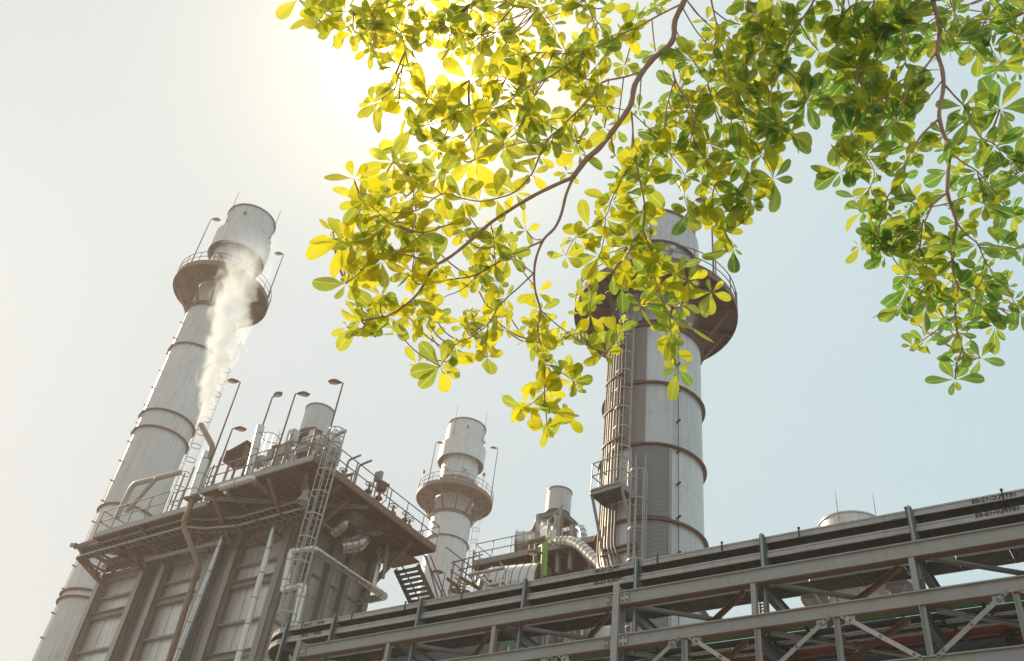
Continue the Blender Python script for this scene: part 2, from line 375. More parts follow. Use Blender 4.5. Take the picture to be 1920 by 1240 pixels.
L, R_, Mk, Dk = AX(150.24, 66), AX(117.35, 37.5), AX(130.7, 88), AX(104.72, 70.5)
def toward_cam(ax, off=0): return math.atan2(-ax[1], -ax[0]) + math.radians(off)
# angle offsets: negative = left side of the stack as the photograph sees it
stack(L, 1.95, 61.2, 52.2, [24.5, 25.0, 31.2, 37.6, 39.1, 45.4], 'leaning looking pale exhaust stack farthest to the left, half hidden by white steam', capr=2.08, collar=(56.3, 58.4, 2.45), bodyr=1.9, Rp=3.9, support=49.6,
      stud_ang=toward_cam(L, -72), rods=[(toward_cam(L, -62), 0), (toward_cam(L, 62), 0)], hatch=[toward_cam(L, -40)])
stack(Mk, 2.1, 60.4, 51.2, [24., 31, 37.4, 39, 46.2], 'distant slimmer exhaust stack in the middle with wisps of steam beside it', capr=2.1, collar=(55.6, 57.6, 2.5), bodyr=1.95, Rp=3.95, support=49.0,
      stud_ang=toward_cam(Mk, -58), rods=[(toward_cam(Mk, -38), 0), (toward_cam(Mk, 60), 0)], hatch=[toward_cam(Mk, -42), toward_cam(Mk, 15)])
tR = stack(R_, 2.28, 40.75, 34.75, [18.3, 21.6, 25.3, 28.7], 'broad exhaust stack behind the hanging green leaves with caged ladder', capr=2.05, collar=(38.15, 39.85, 2.3), bodyr=2.05, Rp=4.15, support=32.3,
      stud_ang=toward_cam(R_, 28), rods=[(toward_cam(R_, 50), 0)], hatch=[toward_cam(R_, 20)], seams=1.7)
stack(Dk, 2.3, 40.9, 35.1, [21.5, 25.5, 28.8], 'stack whose rounded top pokes over the pipe bridge on the right', capr=2.28, collar=(37.2, 38.6, 2.45), bodyr=2.15, Rp=4.15, support=32.6,
      rods=[(toward_cam(Dk, -18), 0), (toward_cam(Dk, 55), 0)], deckmat='tealsteel', rim='shell', stud_ang=toward_cam(Dk, 20))
def on_stack(ax, R, off, z, out=0.):
    a = toward_cam(ax, off); return Vector((ax[0]+(R+out)*math.cos(a), ax[1]+(R+out)*math.sin(a), z)), a
# caged ladders of the tall stacks
q, a = on_stack(L, 1.95, 76, 20, .25); lt = thing('caged_ladder', q, 'thin caged ladder running up the right side of the leftmost stack', 'ladder'); ladder(lt, q, 52.2, a, w=.5, rung=.4, hoop=1.2, mat='brown')
q, a = on_stack(Mk, 2.1, 84, 20, .25); lt = thing('caged_ladder', q, 'caged ladder dropping from the ring platform of the middle stack', 'ladder'); ladder(lt, q, 51.0, a, w=.5, rung=.4, hoop=1.3, mat='galv')
# lamps on ring platforms
def plamp(ax, Rp, off, z, h, d, label):
    q, a = on_stack(ax, Rp, off, z); lamp(q, q+Vector((0, 0, h)), d, label, r=.045, head=.75)
CRh = Vector((CR.x, CR.y, 0)).normalized()
plamp(L, 3.95, -52, 52.2, 5.2, CRh, 'lamp pole on the left rim of the leftmost stack platform')
plamp(L, 3.95, 62, 52.2, 5.2, -CRh, 'faint lamp pole behind steam on right rim of leftmost stack platform')
plamp(Mk, 3.95, -48, 51.2, 5.0, CRh, 'lamp pole on the left rim of the middle stack platform')
plamp(Mk, 3.95, 68, 51.2, 6.3, -CRh, 'lamp pole on the right rim of the middle stack platform')
plamp(R_, 4.2, 42, 34.75, 5.4, -CRh, 'lamp pole on the platform rim of the stack behind the leaves')
for off, lab in ((-66, 'small red warning light on left rim of the middle stack platform'), (40, 'small red warning light on right rim of the middle stack platform')):
    q, a = on_stack(Mk, 3.98, off, 51.2)
    wl = thing('warning_light', q, lab, 'warning light', 'red warning lights'); part('stem', MB().tube([q, q+Vector((0, 0, 1.7))], .03, 6), 'steel', wl); part('red_lamp', MB().lathe(q+Vector((0, 0, 1.7)), [(.02, 0), (.14, .05), (.15, .3), (.06, .42), (.0, .44)], 10), 'redlamp', wl, True)

# ---- details on the broad stack behind the leaves
def strip(name, off0, off1, z0, z1, out, mat, parent, ax=R_, R=2.28):
    a0, a1 = toward_cam(ax, off0), toward_cam(ax, off1); c = (ax[0], ax[1], 0)
    return part(name, MB().lathe(c, [(R+.01, z0), (R+out, z0), (R+out, z1), (R+.01, z1)], 10, a0, a1), mat, parent)
cv = thing('cable_cover', (R_[0], R_[1], 0), 'dark cover plates running up the broad stack beside its ladder', 'cover plate')
for z0, z1 in ((25.4, 28.55), (28.85, 32.1)): strip('cover_plate', -44, -9, z0, z1, .06, 'shell_dark', cv)
for z0, z1 in ((14.8, 18.15), (18.42, 21.45), (21.72, 25.15)):
    strip('guard_panel', -22, 17, z0, z1, .07, 'guard', cv); s = strip('frame_strip', 17.1, 20.5, z0, z1, .10, 'steel', cv)
cond = thing('conduit_bundle', (R_[0], R_[1], 0), 'bundle of vertical conduits climbing left side of the broad stack', 'conduits')
for i in range(7):
    off = -64+i*4.4; rr = .04 if i % 2 else .055
    q0, _ = on_stack(R_, 2.28, off, 20.5, .16); q1, _ = on_stack(R_, 2.28, off, 35.0, .16)
    low = [q0+Vector((0, 0, .6)), q0] + [on_stack(R_, 2.28, off+8+i, 19.6-i*.12, .2)[0], on_stack(R_, 2.28, -36+i*2.2, 19.2, .2)[0], on_stack(R_, 2.28, -33+i*2.2, 12, .16)[0]]
    part('conduit', MB().tube([q1, q0+Vector((0, 0, .6))]+bend(low, .5, 4)[1:], rr, 6), 'steel' if i % 3 else 'brown', cond, True)
for z in (23.2, 25.8, 27.6, 29.4, 31.2):
    a0, a1 = toward_cam(R_, -67), toward_cam(R_, -34)
    part('clamp_bar', MB().lathe((R_[0], R_[1], z), [(2.42, -.05), (2.52, -.05), (2.52, .05), (2.42, .05)], 8, a0, a1), 'brown', cond)
q, a = on_stack(R_, 2.28, -28, 23.2, .2); lt = thing('caged_ladder', q, 'upper caged ladder on the broad stack below its ring platform', 'ladder'); ladder(lt, q, 35, a, w=.42, mat='galv', hoop=1.05, z0c=1.6, straps=4)
q, a = on_stack(R_, 2.28, -11, 12, .25); lt = thing('caged_ladder', q, 'lower caged ladder on the broad stack beside the small platform', 'ladder'); ladder(lt, q, 24.6, a, w=.42, mat='galv', hoop=1.38, z0c=1.8, straps=5)
# small landing
c0 = PY(1113, 912, R_[1]-2.2); aL = toward_cam(R_, -33)
lp = thing('landing_platform', on_stack(R_, 2.28, -37, 22.9)[0], 'small railed landing platform on the left of the broad stack', 'platform')
cz = 22.6; e = Vector((math.cos(aL), math.sin(aL), 0)); s = Vector((-e.y, e.x, 0))
cc = Vector((R_[0], R_[1], cz)) + e*2.35
cor = [cc + s*(-.75), cc + s*.75, cc+s*.75+e*1.15, cc-s*.75+e*1.15]
part('deck', MB().box(cc+e*.6, (1.2, 1.5, .05), Matrix.Rotation(aL, 3, 'Z')), 'deck', lp)
rb = MB()
for i in range(9): rb.bar(cc+s*(-.7+i*.175)+Vector((0, 0, -.045)), cc+s*(-.7+i*.175)+e*1.15+Vector((0, 0, -.045)), .04, .03)
part('deck_rib', rb, 'steel', lp)
for p, q2 in ((cor[0], cor[3]), (cor[3], cor[2]), (cor[2], cor[1])): part('edge_channel', MB().chan(p+Vector((0, 0, -.05)), q2+Vector((0, 0, -.05)), .06, .26), 'steel', lp)
railing(lp, [cor[0]+e*.1, cor[3], cor[2], cor[1]+e*.1], h=1.4, step=.6, mat='galv', r=.03)
for k in (cor[3], cor[2]): part('brace', MB().chan(k-e*.1+Vector((0, 0, -.15)), k-e*1.1+Vector((0, 0, -2.3)), .09, .09), 'steel', lp)
for z in (-2.2, -2.45): part('wall_bracket', MB().bar(cc-s*.85+Vector((0, 0, z)), cc+s*.85+Vector((0, 0, z)), .16, .05), 'brown', lp)

# ------------------------------------------------------------------ boiler house of the left unit
BZ = 24.4
def boiler(y0, label, full=True):
    t = thing('boiler_house', (-42, y0+3.1, 0), label, 'boiler'); W_ = 6.2; cols = [-49.3, -45.5, -43.7, -39.9, -38.1, -34.4]
    for a, b in ((0, 1), (2, 3), (4, 5)):
        x0, x1 = cols[a]+.22, cols[b]-.22
        zz = [0, 7, 13.4, 15.3, 17.15, 18.83, 20.88, 21.93, 23.17, 24.3]
        for z0, z1 in zip(zz, zz[1:]):
            part('wall_panel', MB().box(((x0+x1)/2, y0+.62, (z0+z1)/2), (x1-x0, .1, z1-z0-.03)), 'panel', t)
            if z0 > 14 and full:
                for k in (.33, .36): part('panel_seam', MB().box((x0+(x1-x0)*k, y0+.56, (z0+z1)/2), (.02, .015, z1-z0-.1)), 'steel', t) if k == .33 else None
        for z, h in ((17.15, .34), (18.83, .1), (20.88, .36), (21.93, .1), (23.17, .36), (15.3, .1), (13.4, .34)):
            if h > .2: part('wall_beam', MB().chan((x0-.1, y0+.36, z), (x1+.1, y0+.36, z), .22, h, .03, side=-1), 'steel', t)
            else: part('wall_girt', MB().bar((x0-.05, y0+.44, z), (x1+.05, y0+.44, z), .24, h), 'steel', t)
    for x in cols:
        part('column', MB().ibeam((x, y0+.28, 0), (x, y0+.28, BZ), .40, .56, .03, (0, 1, 0)), 'steel', t)
        if full: part('cable_strip', MB().bar((x+.12, y0+.28, 8), (x+.12, y0+.28, 24), .04, .3), 'shell_dark', t)
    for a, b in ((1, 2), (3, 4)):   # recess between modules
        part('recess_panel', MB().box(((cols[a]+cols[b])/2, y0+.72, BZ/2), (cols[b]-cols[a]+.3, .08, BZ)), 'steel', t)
    # right-hand side wall
    xs = cols[-1]+.12
    ys = [y0+.6, y0+1.9, y0+3.3, y0+4.6, y0+6.2]
    for a, b in zip(ys, ys[1:]):
        zz = [0, 10, 17.15, 20.88, 21.93, 24.3]
        for z0, z1 in zip(zz, zz[1:]):
            part('side_panel', MB().box((xs-.45, (a+b)/2, (z0+z1)/2), (.1, b-a-.02, z1-z0-.03)), 'panel', t)
        part('side_girt', MB().bar((xs-.34, a+.1, 21.93), (xs-.34, b-.1, 21.93), .16, .1), 'steel', t)
        part('side_girt', MB().bar((xs-.34, a+.1, 18.83), (xs-.34, b-.1, 18.83), .16, .1), 'steel', t)
    for y in ys[1:]:
        part('column', MB().ibeam((xs-.18, y, 0), (xs-.18, y, BZ), .34, .44, .03, (1, 0, 0)), 'steel', t)
    part('roof', MB().box((-42, y0+3.35, BZ-.08), (15.2, 6.2, .14)), 'deck', t)
    part('left_wall', MB().box((-49.5, y0+3.4, BZ/2), (.1, 5.6, BZ-.4)), 'panel', t)
    part('back_wall', MB().box((-42, y0+6.35, BZ/2), (15, .1, BZ-.4)), 'panel', t)
    for zb in (24.05,): part('roof_beam', MB().ibeam((-49.6, y0+.1, zb), (-34.2, y0+.1, zb), .3, .4, .03), 'brown', t)
    return t
boiler(28, 'grey panelled boiler house with tall columns, left half of the photo')

# deck platforms
def deck(name, x0, x1, y0, y1, z, label, gap=1.2, edge=.3, cat='platform', holes=()):
    t = thing(name, ((x0+x1)/2, (y0+y1)/2, z), label, cat)
    nx = max(1, round((x1-x0)/gap)); ny = max(1, round((y1-y0)/2.4))
    for i in range(nx):
        for j in range(ny):
            if (i, j) in holes: 
                gm = MB(); X0, X1 = x0+(x1-x0)*i/nx, x0+(x1-x0)*(i+1)/nx; Y0, Y1 = y0+(y1-y0)*j/ny, y0+(y1-y0)*(j+1)/ny
                for k in range(14): gm.bar((X0+(X1-X0)*(k+.5)/14, Y0, z+.02), (X0+(X1-X0)*(k+.5)/14, Y1, z+.02), .03, .04)
                part('grating', gm, 'galv', t); continue
            a = (x0+(x1-x0)*(i+.5)/nx, y0+(y1-y0)*(j+.5)/ny, z+.03)
            part('deck_plate', MB().box(a, ((x1-x0)/nx-.02, (y1-y0)/ny-.02, .05)), 'deck', t)
    for i in range(nx+1):
        x = x0+(x1-x0)*i/nx; part('joist', MB().chan((x, y0+.03, z-.08), (x, y1-.03, z-.08), .07, .16), 'brown', t)
    rb = MB(); n = int((y1-y0)/.14)
    for k in range(n):
        y = y0+.07+k*.14; rb.bar((x0+.05, y, z-.012), (x1-.05, y, z-.012), .05, .03)
    part('deck_rib', rb, 'deck', t, kind='stuff')
    for p, q in (((x0, y0), (x1, y0)), ((x1, y0), (x1, y1)), ((x1, y1), (x0, y1)), ((x0, y1), (x0, y0))):
        part('edge_beam', MB().chan((*p, z+.02), (*q, z+.02), .10, edge, .02, side=1), 'steel' if p[1] == y0 and q[1] == y0 else 'brown', t)
    return t
big = deck('platform', -38.1, -30.4, 25.0, 34.5, 24.5, 'large upper platform deck overhanging the corner of the boiler house', holes=((2, 1), (1, 1), (4, 2)))
railing(big, [(-38.1, 25, 24.6), (-30.4, 25, 24.6), (-30.4, 34.5, 24.6), (-32.6, 34.5, 24.6)], h=1.25, step=1.45, r=.03, pr=.03)
for p, q in (((-34.3, 27.7, 22.95), (-33.5, 25.25, 24.3)), ((-38.15, 27.7, 22.95), (-37.5, 25.3, 24.3)), ((-34.0, 28.2, 22.2), (-31.0, 28.3, 24.3)), ((-34.0, 33.7, 22.3), (-30.8, 33.0, 24.3)), ((-34.1, 28.0, 23.0), (-31.3, 25.6, 24.2))):
    part('brace', MB().ibeam(p, q, .2, .2, .02), 'brown', big)
part('cross_beam', MB().ibeam((-38, 27.2, 24.2), (-30.6, 27.2, 24.2), .2, .3), 'brown', big); part('cross_beam', MB().ibeam((-34.2, 31, 24.2), (-30.6, 31, 24.2), .2, .3), 'brown', big)
part('cross_beam', MB().ibeam((-38, 25.2, 24.2), (-30.6, 29.2, 24.2), .14, .2), 'steel', big)
sml = deck('walkway', -47.6, -38.3, 25.7, 28.0, 24.25, 'lower walkway deck left of the vent pipe with open railing', gap=1.5)
railing(sml, [(-47.6, 27.6, 24.3), (-47.6, 25.7, 24.3), (-42.0, 25.7, 24.3)], h=1.5, step=1.5, r=.032, pr=.03)
railing(sml, [(-41.6, 25.7, 24.3), (-38.4, 25.7, 24.3)], h=1.3, step=.8, r=.03, pr=.03)
part('outrigger', MB().chan((-49.4, 25.9, 24.0), (-47.4, 25.9, 24.1), .1, .22), 'brown', sml)
part('outrigger', MB().chan((-49.6, 25.7, 24.1), (-47.4, 27.5, 24.0), .1, .22), 'steel', sml)
for x in (-49.2, -45.4, -43.6, -40): part('bracket', MB().ibeam((x, 28.0, 22.9), (x, 25.9, 24.1), .16, .18), 'brown', sml); part('bracket', MB().ibeam((x, 28.0, 24.05), (x, 25.7, 24.05), .16, .18), 'brown', sml)

# cable trays on the boiler front
def small_tray(pts, w, h, label, mat='galv', rungs=.45):
    t = thing('cable_tray', pts[0], label, 'cable tray', 'cable trays along the boiler front')
    up = Vector((0, 0, 1))
    for a, b in zip(pts, pts[1:]):
        a = Vector(a); b = Vector(b); d = (b-a).normalized(); s = up.cross(d).normalized()
        for k in (-1, 1):
            part('side_rail', MB().chan(a+s*k*w/2, b+s*k*w/2, .04, h, .008, side=k), mat, t)
        n = int((b-a).length/rungs); rg = MB()
        for i in range(n):
            q = a+d*(i+.5)*rungs; rg.bar(q-s*w/2-up*h*.3, q+s*w/2-up*h*.3, .05, .03)
        part('tray_rung', rg, mat, t, kind='stuff')
        part('cable_bed', MB().bar(a-up*h*.15, b-up*h*.15, w*.8, .06), 'cable', t)
    return t
for k, (z, lab) in enumerate(((23.98, 'upper of two cable trays below the left walkway'), (23.5, 'lower of two cable trays below the left walkway'))):
    y = 26.3; small_tray([(-49.0+k*.1, y, z), (-40.2, y, z), (-39.3, y+.5, z-.02), (-36.6, y+.5, z-.42), (-31.8, y+.5, z-.42)], .42, .12, lab)
sup_me = shared('tray_hanger', MB().bar((0, -.5, 0), (0, 1.8, 0), .08, .1), 'brown')
th = thing('tray_hangers', (-42, 27, 23), 'row of dark arms carrying the cable trays on the boiler front', 'brackets')
for x in (-48.9, -47.2, -45.5, -43.7, -42, -40.3): 
    for z in (23.86, 23.38): inst('tray_hanger', sup_me, th, T((x, 26.5, z)))
    part('hanger_post', MB().bar((x, 27.4, 22.9), (x, 27.4, 24.1), .08, .08), 'brown', th)
for x in (-36.5, -35, -33.4, -32): inst('tray_hanger', sup_me, th, T((x, 26.9, 22.95))); part('hanger_post', MB().bar((x, 27.8, 22.9), (x, 27.8, 24.3), .06, .06), 'brown', th)
part('strut', MB().bar((-49.0, 26.2, 23.3), (-48.2, 28.0, 22.2), .12, .12), 'brown', th); part('strut', MB().bar((-48.9, 26.0, 23.3), (-49.3, 27.9, 23.3), .12, .12), 'brown', th)

# pipes on the boiler front: each one is its own thing
def pipe(name, pts, r, mat, label, bands=0, rb=.25, n=12, cat='pipe', group=None):
    t = thing(name, pts[0], label, cat, group); P = bend(pts, rb) if len(pts) > 2 else [Vector(p) for p in pts]
    part('pipe_run', MB().tube(P, r, n), mat, t, True)
    if bands:
        me = shared('cladding_band', MB().lathe((0, 0, 0), [(r+.001, -.03), (r+.012, -.03), (r+.012, .03), (r+.001, .03)], n), 'steel', True)
        for a, b in zip(pts, pts[1:]):
            a = Vector(a); b = Vector(b); d = b-a; k = int(d.length/bands)
            for i in range(k):
                inst('cladding_band', me, t, T(a+d*((i+.5)/max(k, 1))) @ d.to_track_quat('Z', 'Y').to_matrix().to_4x4())
    return t
VP = [PY(377, 797, 25), PY(397, 838, 25), PY(391, 855, 25)]
pipe('vent_pipe', [PY(377, 797, 25), PY(399, 838, 25), PY(391, 862, 25)], .16, 'pipe_rust', 'brown bent steam vent pipe from which the white plume rises', rb=.35)
pipe('lagged_pipe', [PY(391, 850, 25), PY(362, 935, 25)], .27, 'alu', 'silver lagged sleeve of the vent pipe below its bent tip', bands=.9, n=18)
pipe('drain_pipe', [PY(362, 935, 25), PY(344, 985, 25.2), PY(374, 1062, 26), PY(363, 1092, 26.3), PY(314, 1248, 26.8)], .15, 'pipe_rust', 'long crooked brown pipe below the silver sleeve', rb=.3)
q = PY(362, 935, 25); solo('pipe_guide', MB().box(q, (.9, .5, .12)), 'brown', 'dark clamp plate where silver sleeve meets the crooked brown pipe', 'clamp')
pipe('lagged_pipe', [PY(419, 1005, 27.3), PY(328, 1245, 27.3)], .15, 'alu', 'silver lagged downpipe between second and third bays', bands=1.2)
pipe('lagged_pipe', [PY(521, 965, 27.2), PY(443, 1248, 27.2)], .15, 'alu', 'silver lagged downpipe in front of the third bay', bands=1.1)
pipe('lagged_pipe', [PY(489, 800, 25.3), PY(466, 892, 25.3)], .2, 'alu', 'short silver pipe passing the upper platform rail', bands=.8)
pipe('lagged_pipe', [PY(415, 915, 24.9), PY(474, 898, 24.9), PY(523, 938, 27.5)], .2, 'alu', 'tan lagged pipe under the platform edge, turning inward', bands=1.3, rb=.15)
pipe('lagged_pipe', [PY(424, 921, 25.2), PY(482, 962, 28)], .16, 'alu', 'second tan lagged pipe under the platform, nearer the vent', bands=1.3)
pipe('lagged_pipe', [PY(537, 1245, 27.2), PY(569, 1098, 27.2), PY(532, 1108, 27.2), PY(548, 1034, 27.2), PY(588, 1029, 27.2), PX(722, 1119, -32.3), PX(722, 1119, -32.3)+Vector((-1.8, 0, 0))], .19, 'alu', 'zigzag silver lagged pipe wrapping the boiler corner', bands=1.0, rb=.12, n=16)
pipe('handrail_pipe', [PY(275, 1050, 27.4), PY(420, 1015, 27.4)], .13, 'steel', 'grey horizontal pipe under the cable trays', bands=0)
q0, q1, q2, q3 = PY(234, 940, 28.5), PY(250, 908, 28.5), PY(262, 900, 28.5), PY(338, 886, 28.5)
pipe('overflow_pipe', [q0+Vector((-.1, 0, -1.2)), q0, q1, q3], .17, 'steel', 'grey bent pipe above the left walkway in front of stack', rb=.4)
pipe('overflow_pipe', [PY(236, 962, 28.4), PY(293, 898, 28.4)], .13, 'steel', 'slanted grey pipe joining the bent pipe above the walkway')
pipe('thin_cable', [PY(180, 1080, 27.6), PY(300, 1052, 27.6), PY(480, 1022, 27.6), PY(530, 1000, 27.6)], .025, 'cable', 'thin dark cable strung across the boiler columns', n=6, cat='cable')
# elbows under the platform on the side wall
pipe('duct_elbow', [PX(690, 975, -32.6), PX(677, 1020, -32.6), PX(640, 1025, -33.2)], .42, 'alu', 'fat segmented silver elbow duct under the platform', bands=.3, rb=1.0, n=18)
pipe('duct_elbow', [PX(655, 948, -32.6), PX(645, 985, -32.6), PX(625, 1000, -33.2)], .28, 'alu', 'smaller silver elbow beside the fat segmented duct', bands=.3, rb=.7, n=16)
pipe('lagged_pipe', [PX(716, 1018, -32.8), PX(697, 1105, -32.8)], .2, 'alu', 'upright silver pipe beyond the platform brace', bands=1.4)
pipe('lagged_pipe', [PX(727, 1020, -32.3), PX(718, 1085, -32.3)], .09, 'steel', 'thin upright pipe right of the brace', bands=0)
# ladder at the corner
bp = Vector((-30.15, 25.9, 14)); 
def ang_cam(p): return math.atan2(-p.y, -p.x)
lt = thing('caged_ladder', bp, 'tall caged ladder at the corner of the upper platform', 'ladder')
ladder(lt, bp, 26.6, math.radians(-62), w=.45, mat='galv', hoop=1.15, z0c=3.0, straps=5, cr=.42)
lt = thing('caged_ladder', (-36.6, 27.2, 24.6), 'short wide caged ladder top above the upper platform railing', 'ladder')
ladder(lt, (-36.6, 27.4, 24.6), 29.4, math.radians(-110), w=.5, mat='galv', hoop=1.7, z0c=.6, straps=6, cr=.5)

# lamps above boiler platforms
for (tx, ty), (bx, by), d, lab in (((448, 718), (418, 805), -CRh, 'leftmost lamp pole of the boiler roof, close to the stack ladder'), ((434, 805), (412, 870), CRh, 'short lamp pole with flat head, left of the hooded box'),
        ((501, 749), (465, 880), CRh-Vector((0, .6, 0)), 'lamp pole above the hooded box, head drooping right'), ((551, 740), (535, 798), CRh, 'lamp pole left of the rusty silencer'), ((646, 718), (618, 808), -CRh, 'tallest lamp pole at the corner of the upper platform')):
    lamp(PY(bx, by, 26)-Vector((0, 0, max(0, PY(bx, by, 26).z-24.6))), PY(tx, ty, 26), d, lab, r=.05, head=.7)

# silencer on a frame, reused on the farther unit
def silencer(off, label, mat='shell', R=1.2, ztop=31.75, zb=29.6):
    c = Vector((-36.5, 29.5, 0))+Vector(off); k = R/1.2
    t = thing('vent_silencer', c+Vector((0, 0, 24.5)), label, 'silencer', 'drum shaped vent silencers')
    part('drum', MB().lathe(c, [(R, zb), (R, ztop)], 40).lathe(c, [(R-.05, ztop), (R-.05, zb+.4)], 40).lathe(c, [(.2, zb+.02), (R, zb)], 40), mat, t, True)
    part('drum_rim', MB().lathe(c, [(R-.05, ztop), (R+.04, ztop), (R+.04, ztop-.09), (R+.003, ztop-.09)], 40), 'steel', t, True)
    for sx in (-1, 1):
        for sy in (-1, 1):
            part('frame_leg', MB().ibeam(c+Vector((sx*1.25*k, sy*1.25*k, 24.5)), c+Vector((sx*1.25*k, sy*1.25*k, zb-.25)), .22, .22), 'steel', t)
            part('drum_foot', MB().box(c+Vector((sx*.7*k, sy*.7*k, zb-.13)), (.2, .2, .26)), 'brown', t)
    for z in (zb-.35, 26.9):
        for s_ in (-1, 1):
            part('frame_beam', MB().ibeam(c+Vector((-1.35*k, s_*1.25*k, z)), c+Vector((1.35*k, s_*1.25*k, z)), .16, .2), 'steel', t)
            part('frame_beam', MB().ibeam(c+Vector((s_*1.25*k, -1.14*k, z)), c+Vector((s_*1.25*k, 1.14*k, z)), .16, .2), 'steel', t)
    part('frame_plate', MB().box(c+Vector((0, 0, zb-.24)), (2.3*k, 2.3*k, .04)), 'brown', t)
    part('inlet_pipe', MB().tube(bend([c+Vector((0, 0, 29.3)), c+Vector((0, 0, 26.4)), c+Vector((1.2, 0, 25.7))], .7), .3, 16), 'alu', t, True)
    for sx, lab in ((-.8, ''), (.5, '')): part('riser', MB().tube([c+Vector((sx, -.9, 24.6)), c+Vector((sx, -.9, 28.8))], .1, 8), 'galv', t, True)
    part('brace', MB().bar(c+Vector((-1.2, -1.3, 27)), c+Vector((1.2, -1.3, 29.1)), .08, .08), 'steel', t)
    return t
silencer((.0, 0, 0), 'rust streaked round silencer drum on a frame above the upper platform', 'shell', .82, 31.95, 30.25)
silencer((9.15, 11.6, 0), 'clean pale silencer drum on a frame above the far platform right of the middle stack', 'shell', .74, 30.95, 29.45)
# roof clutter of the left unit
def valve(p, label, s=1.):
    p = Vector(p); t = thing('valve', p, label, 'valve', 'valves on the roof pipework')
    part('body', MB().lathe(p, [(.06*s, 0), (.16*s, .02), (.16*s, .1*s), (.08*s, .14*s), (.09*s, .3*s), (.17*s, .36*s), (.17*s, .46*s), (.07*s, .5*s), (.05*s, .8*s)], 10), 'brown', t, True)
    part('hand_wheel', MB().tube([p+Vector((math.cos(2*PI*i/14)*.2*s, math.sin(2*PI*i/14)*.2*s, .8*s)) for i in range(14)], .022*s, 5, closed=True).bar(p+Vector((-.2*s, 0, .8*s)), p+Vector((.2*s, 0, .8*s)), .02, .02).bar(p+Vector((0, -.2*s, .8*s)), p+Vector((0, .2*s, .8*s)), .02, .02), 'brown', t)
for i, (y, sc) in enumerate(((26.8, 1.2), (27.9, 1), (29.6, 1.1), (31.9, 1.2), (32.6, 1), (33.3, 1.1))):
    valve((-31.2-.3*(i % 2), y, 25.0), 'hand wheel valve on the header pipes, number %s from the corner behind the side railing' % ('one', 'two', 'three', 'four', 'five', 'six')[i], sc)
pipe('header_pipe', [(-31.5, 25.8, 25.0), (-31.5, 34.2, 25.0)], .17, 'steel', 'grey header pipe running behind the long side railing', bands=1.2)
pipe('header_pipe', [(-32.1, 26.5, 25.35), (-32.1, 33.6, 25.35)], .12, 'alu', 'thinner silver header pipe further from the side railing', bands=1.2)
pr = thing('actuator_valve', (-31.4, 30.6, 25.1), 'tall valve with bulbous actuator head standing above the side railing', 'valve'); c = Vector((-31.4, 30.6, 25.1))
part('actuator', MB().lathe(c, [(.08, 0), (.1, .5), (.2, .52), (.2, .6), (.08, .62), (.08, .95), (.26, 1.0), (.32, 1.15), (.3, 1.45), (.15, 1.55), (0, 1.56)], 14), 'brown', pr, True)
part('actuator_arm', MB().bar(c+Vector((-.1, 0, 1.3)), c+Vector((.45, .1, 1.3)), .12, .12).tube([c+Vector((.42, .1, 1.3)), c+Vector((.45, .1, .4)), c+Vector((.2, 0, .1))], .03, 6), 'brown', pr)
q = PY(640, 862, 26.5)
pipe('roof_duct', [(-32.2, 27.6, 25.6), (-32.2, 27.6, 27.9), (-34.6, 27.6, 28.1)], .3, 'alu', 'silver elbow pipe rising at the platform corner', bands=.35, rb=.8, n=16)
bh = thing('hooded_box', (-38.0, 26.4, 25.2), 'open hooded instrument box behind the railing', 'instrument box'); c = PY(455, 845, 26.6)
part('hood', MB().box(c, (1.5, .9, .06), Matrix.Rotation(-.25, 3, 'Y')).box(c+Vector((0, .45, -.4)), (1.5, .05, .8)).box(c+Vector((-.75, 0, -.4)), (.05, .9, .75)).box(c+Vector((.75, 0, -.45)), (.05, .9, .7)), 'brown', bh)
for k in range(5): part('instrument', MB().box(c+Vector((-.55+k*.27, .3, -.45)), (.16, .14, .55)), 'steel', bh)
part('stand', MB().bar(c+Vector((-.4, .2, -.7)), c+Vector((-.4, .2, -2.4)), .1, .1).bar(c+Vector((.4, .2, -.7)), c+Vector((.4, .2, -2.4)), .1, .1), 'brown', bh)
random.seed(5)
for i in range(44):      # stanchions, small pipes and boxes among the railings
    x = -38+random.random()*7; y = 25.7+random.random()*6; h = .6+random.random()*2.2
    if (x+36.5)**2+(y-29.5)**2 < 1.6: continue
    where = ('beside the silencer frame' if abs(x+36.5) < 1.9 and y > 27.5 else 'close to the corner ladder' if x > -32.6 and y < 27.6 else 'behind the long side railing' if x > -33 else 'by the front railing' if y < 27.3 else 'in the middle of the upper platform'); size_ = 'tall' if h > 1.9 else 'low' if h < 1.1 else 'waist high'
    if i % 3 == 0:
        solo('junction_box', MB().box((x, y, 25.2+h/2), (.35+.2*random.random(), .2, .45+.3*random.random())).bar((x, y, 24.55), (x, y, 25+h/2), .06, .06), 'steel', size_+' grey junction box on a stand '+where, 'junction box', group='small boxes on the upper platform')
    else:
        k = random.choice((-1, 1)); mt_ = random.choice(('brown', 'galv', 'steel')); pipe('small_pipe', [(x, y, 24.6), (x, y, 24.6+h), (x+k*.8, y, 24.6+h+.1)], .04+.05*random.random(), mt_, '%s %s pipe bent to the %s, %s' % (size_, {'brown': 'rusty', 'galv': 'galvanised', 'steel': 'grey'}[mt_], 'right' if k > 0 else 'left', where), rb=.2, n=8, group='small bent pipes on the upper platform')
eq = thing('inner_railing', (-35, 28, 24.6), 'second inner railing among the equipment of the upper platform', 'railing')
railing(eq, [(-37.8, 28.0, 24.6), (-34.9, 28.0, 24.6), (-34.9, 31.5, 24.6)], h=1.2, step=1.1, r=.028)
railing(eq, [(-33.2, 26.6, 24.6), (-33.2, 33.5, 24.6)], h=1.2, step=1.3, r=.028)
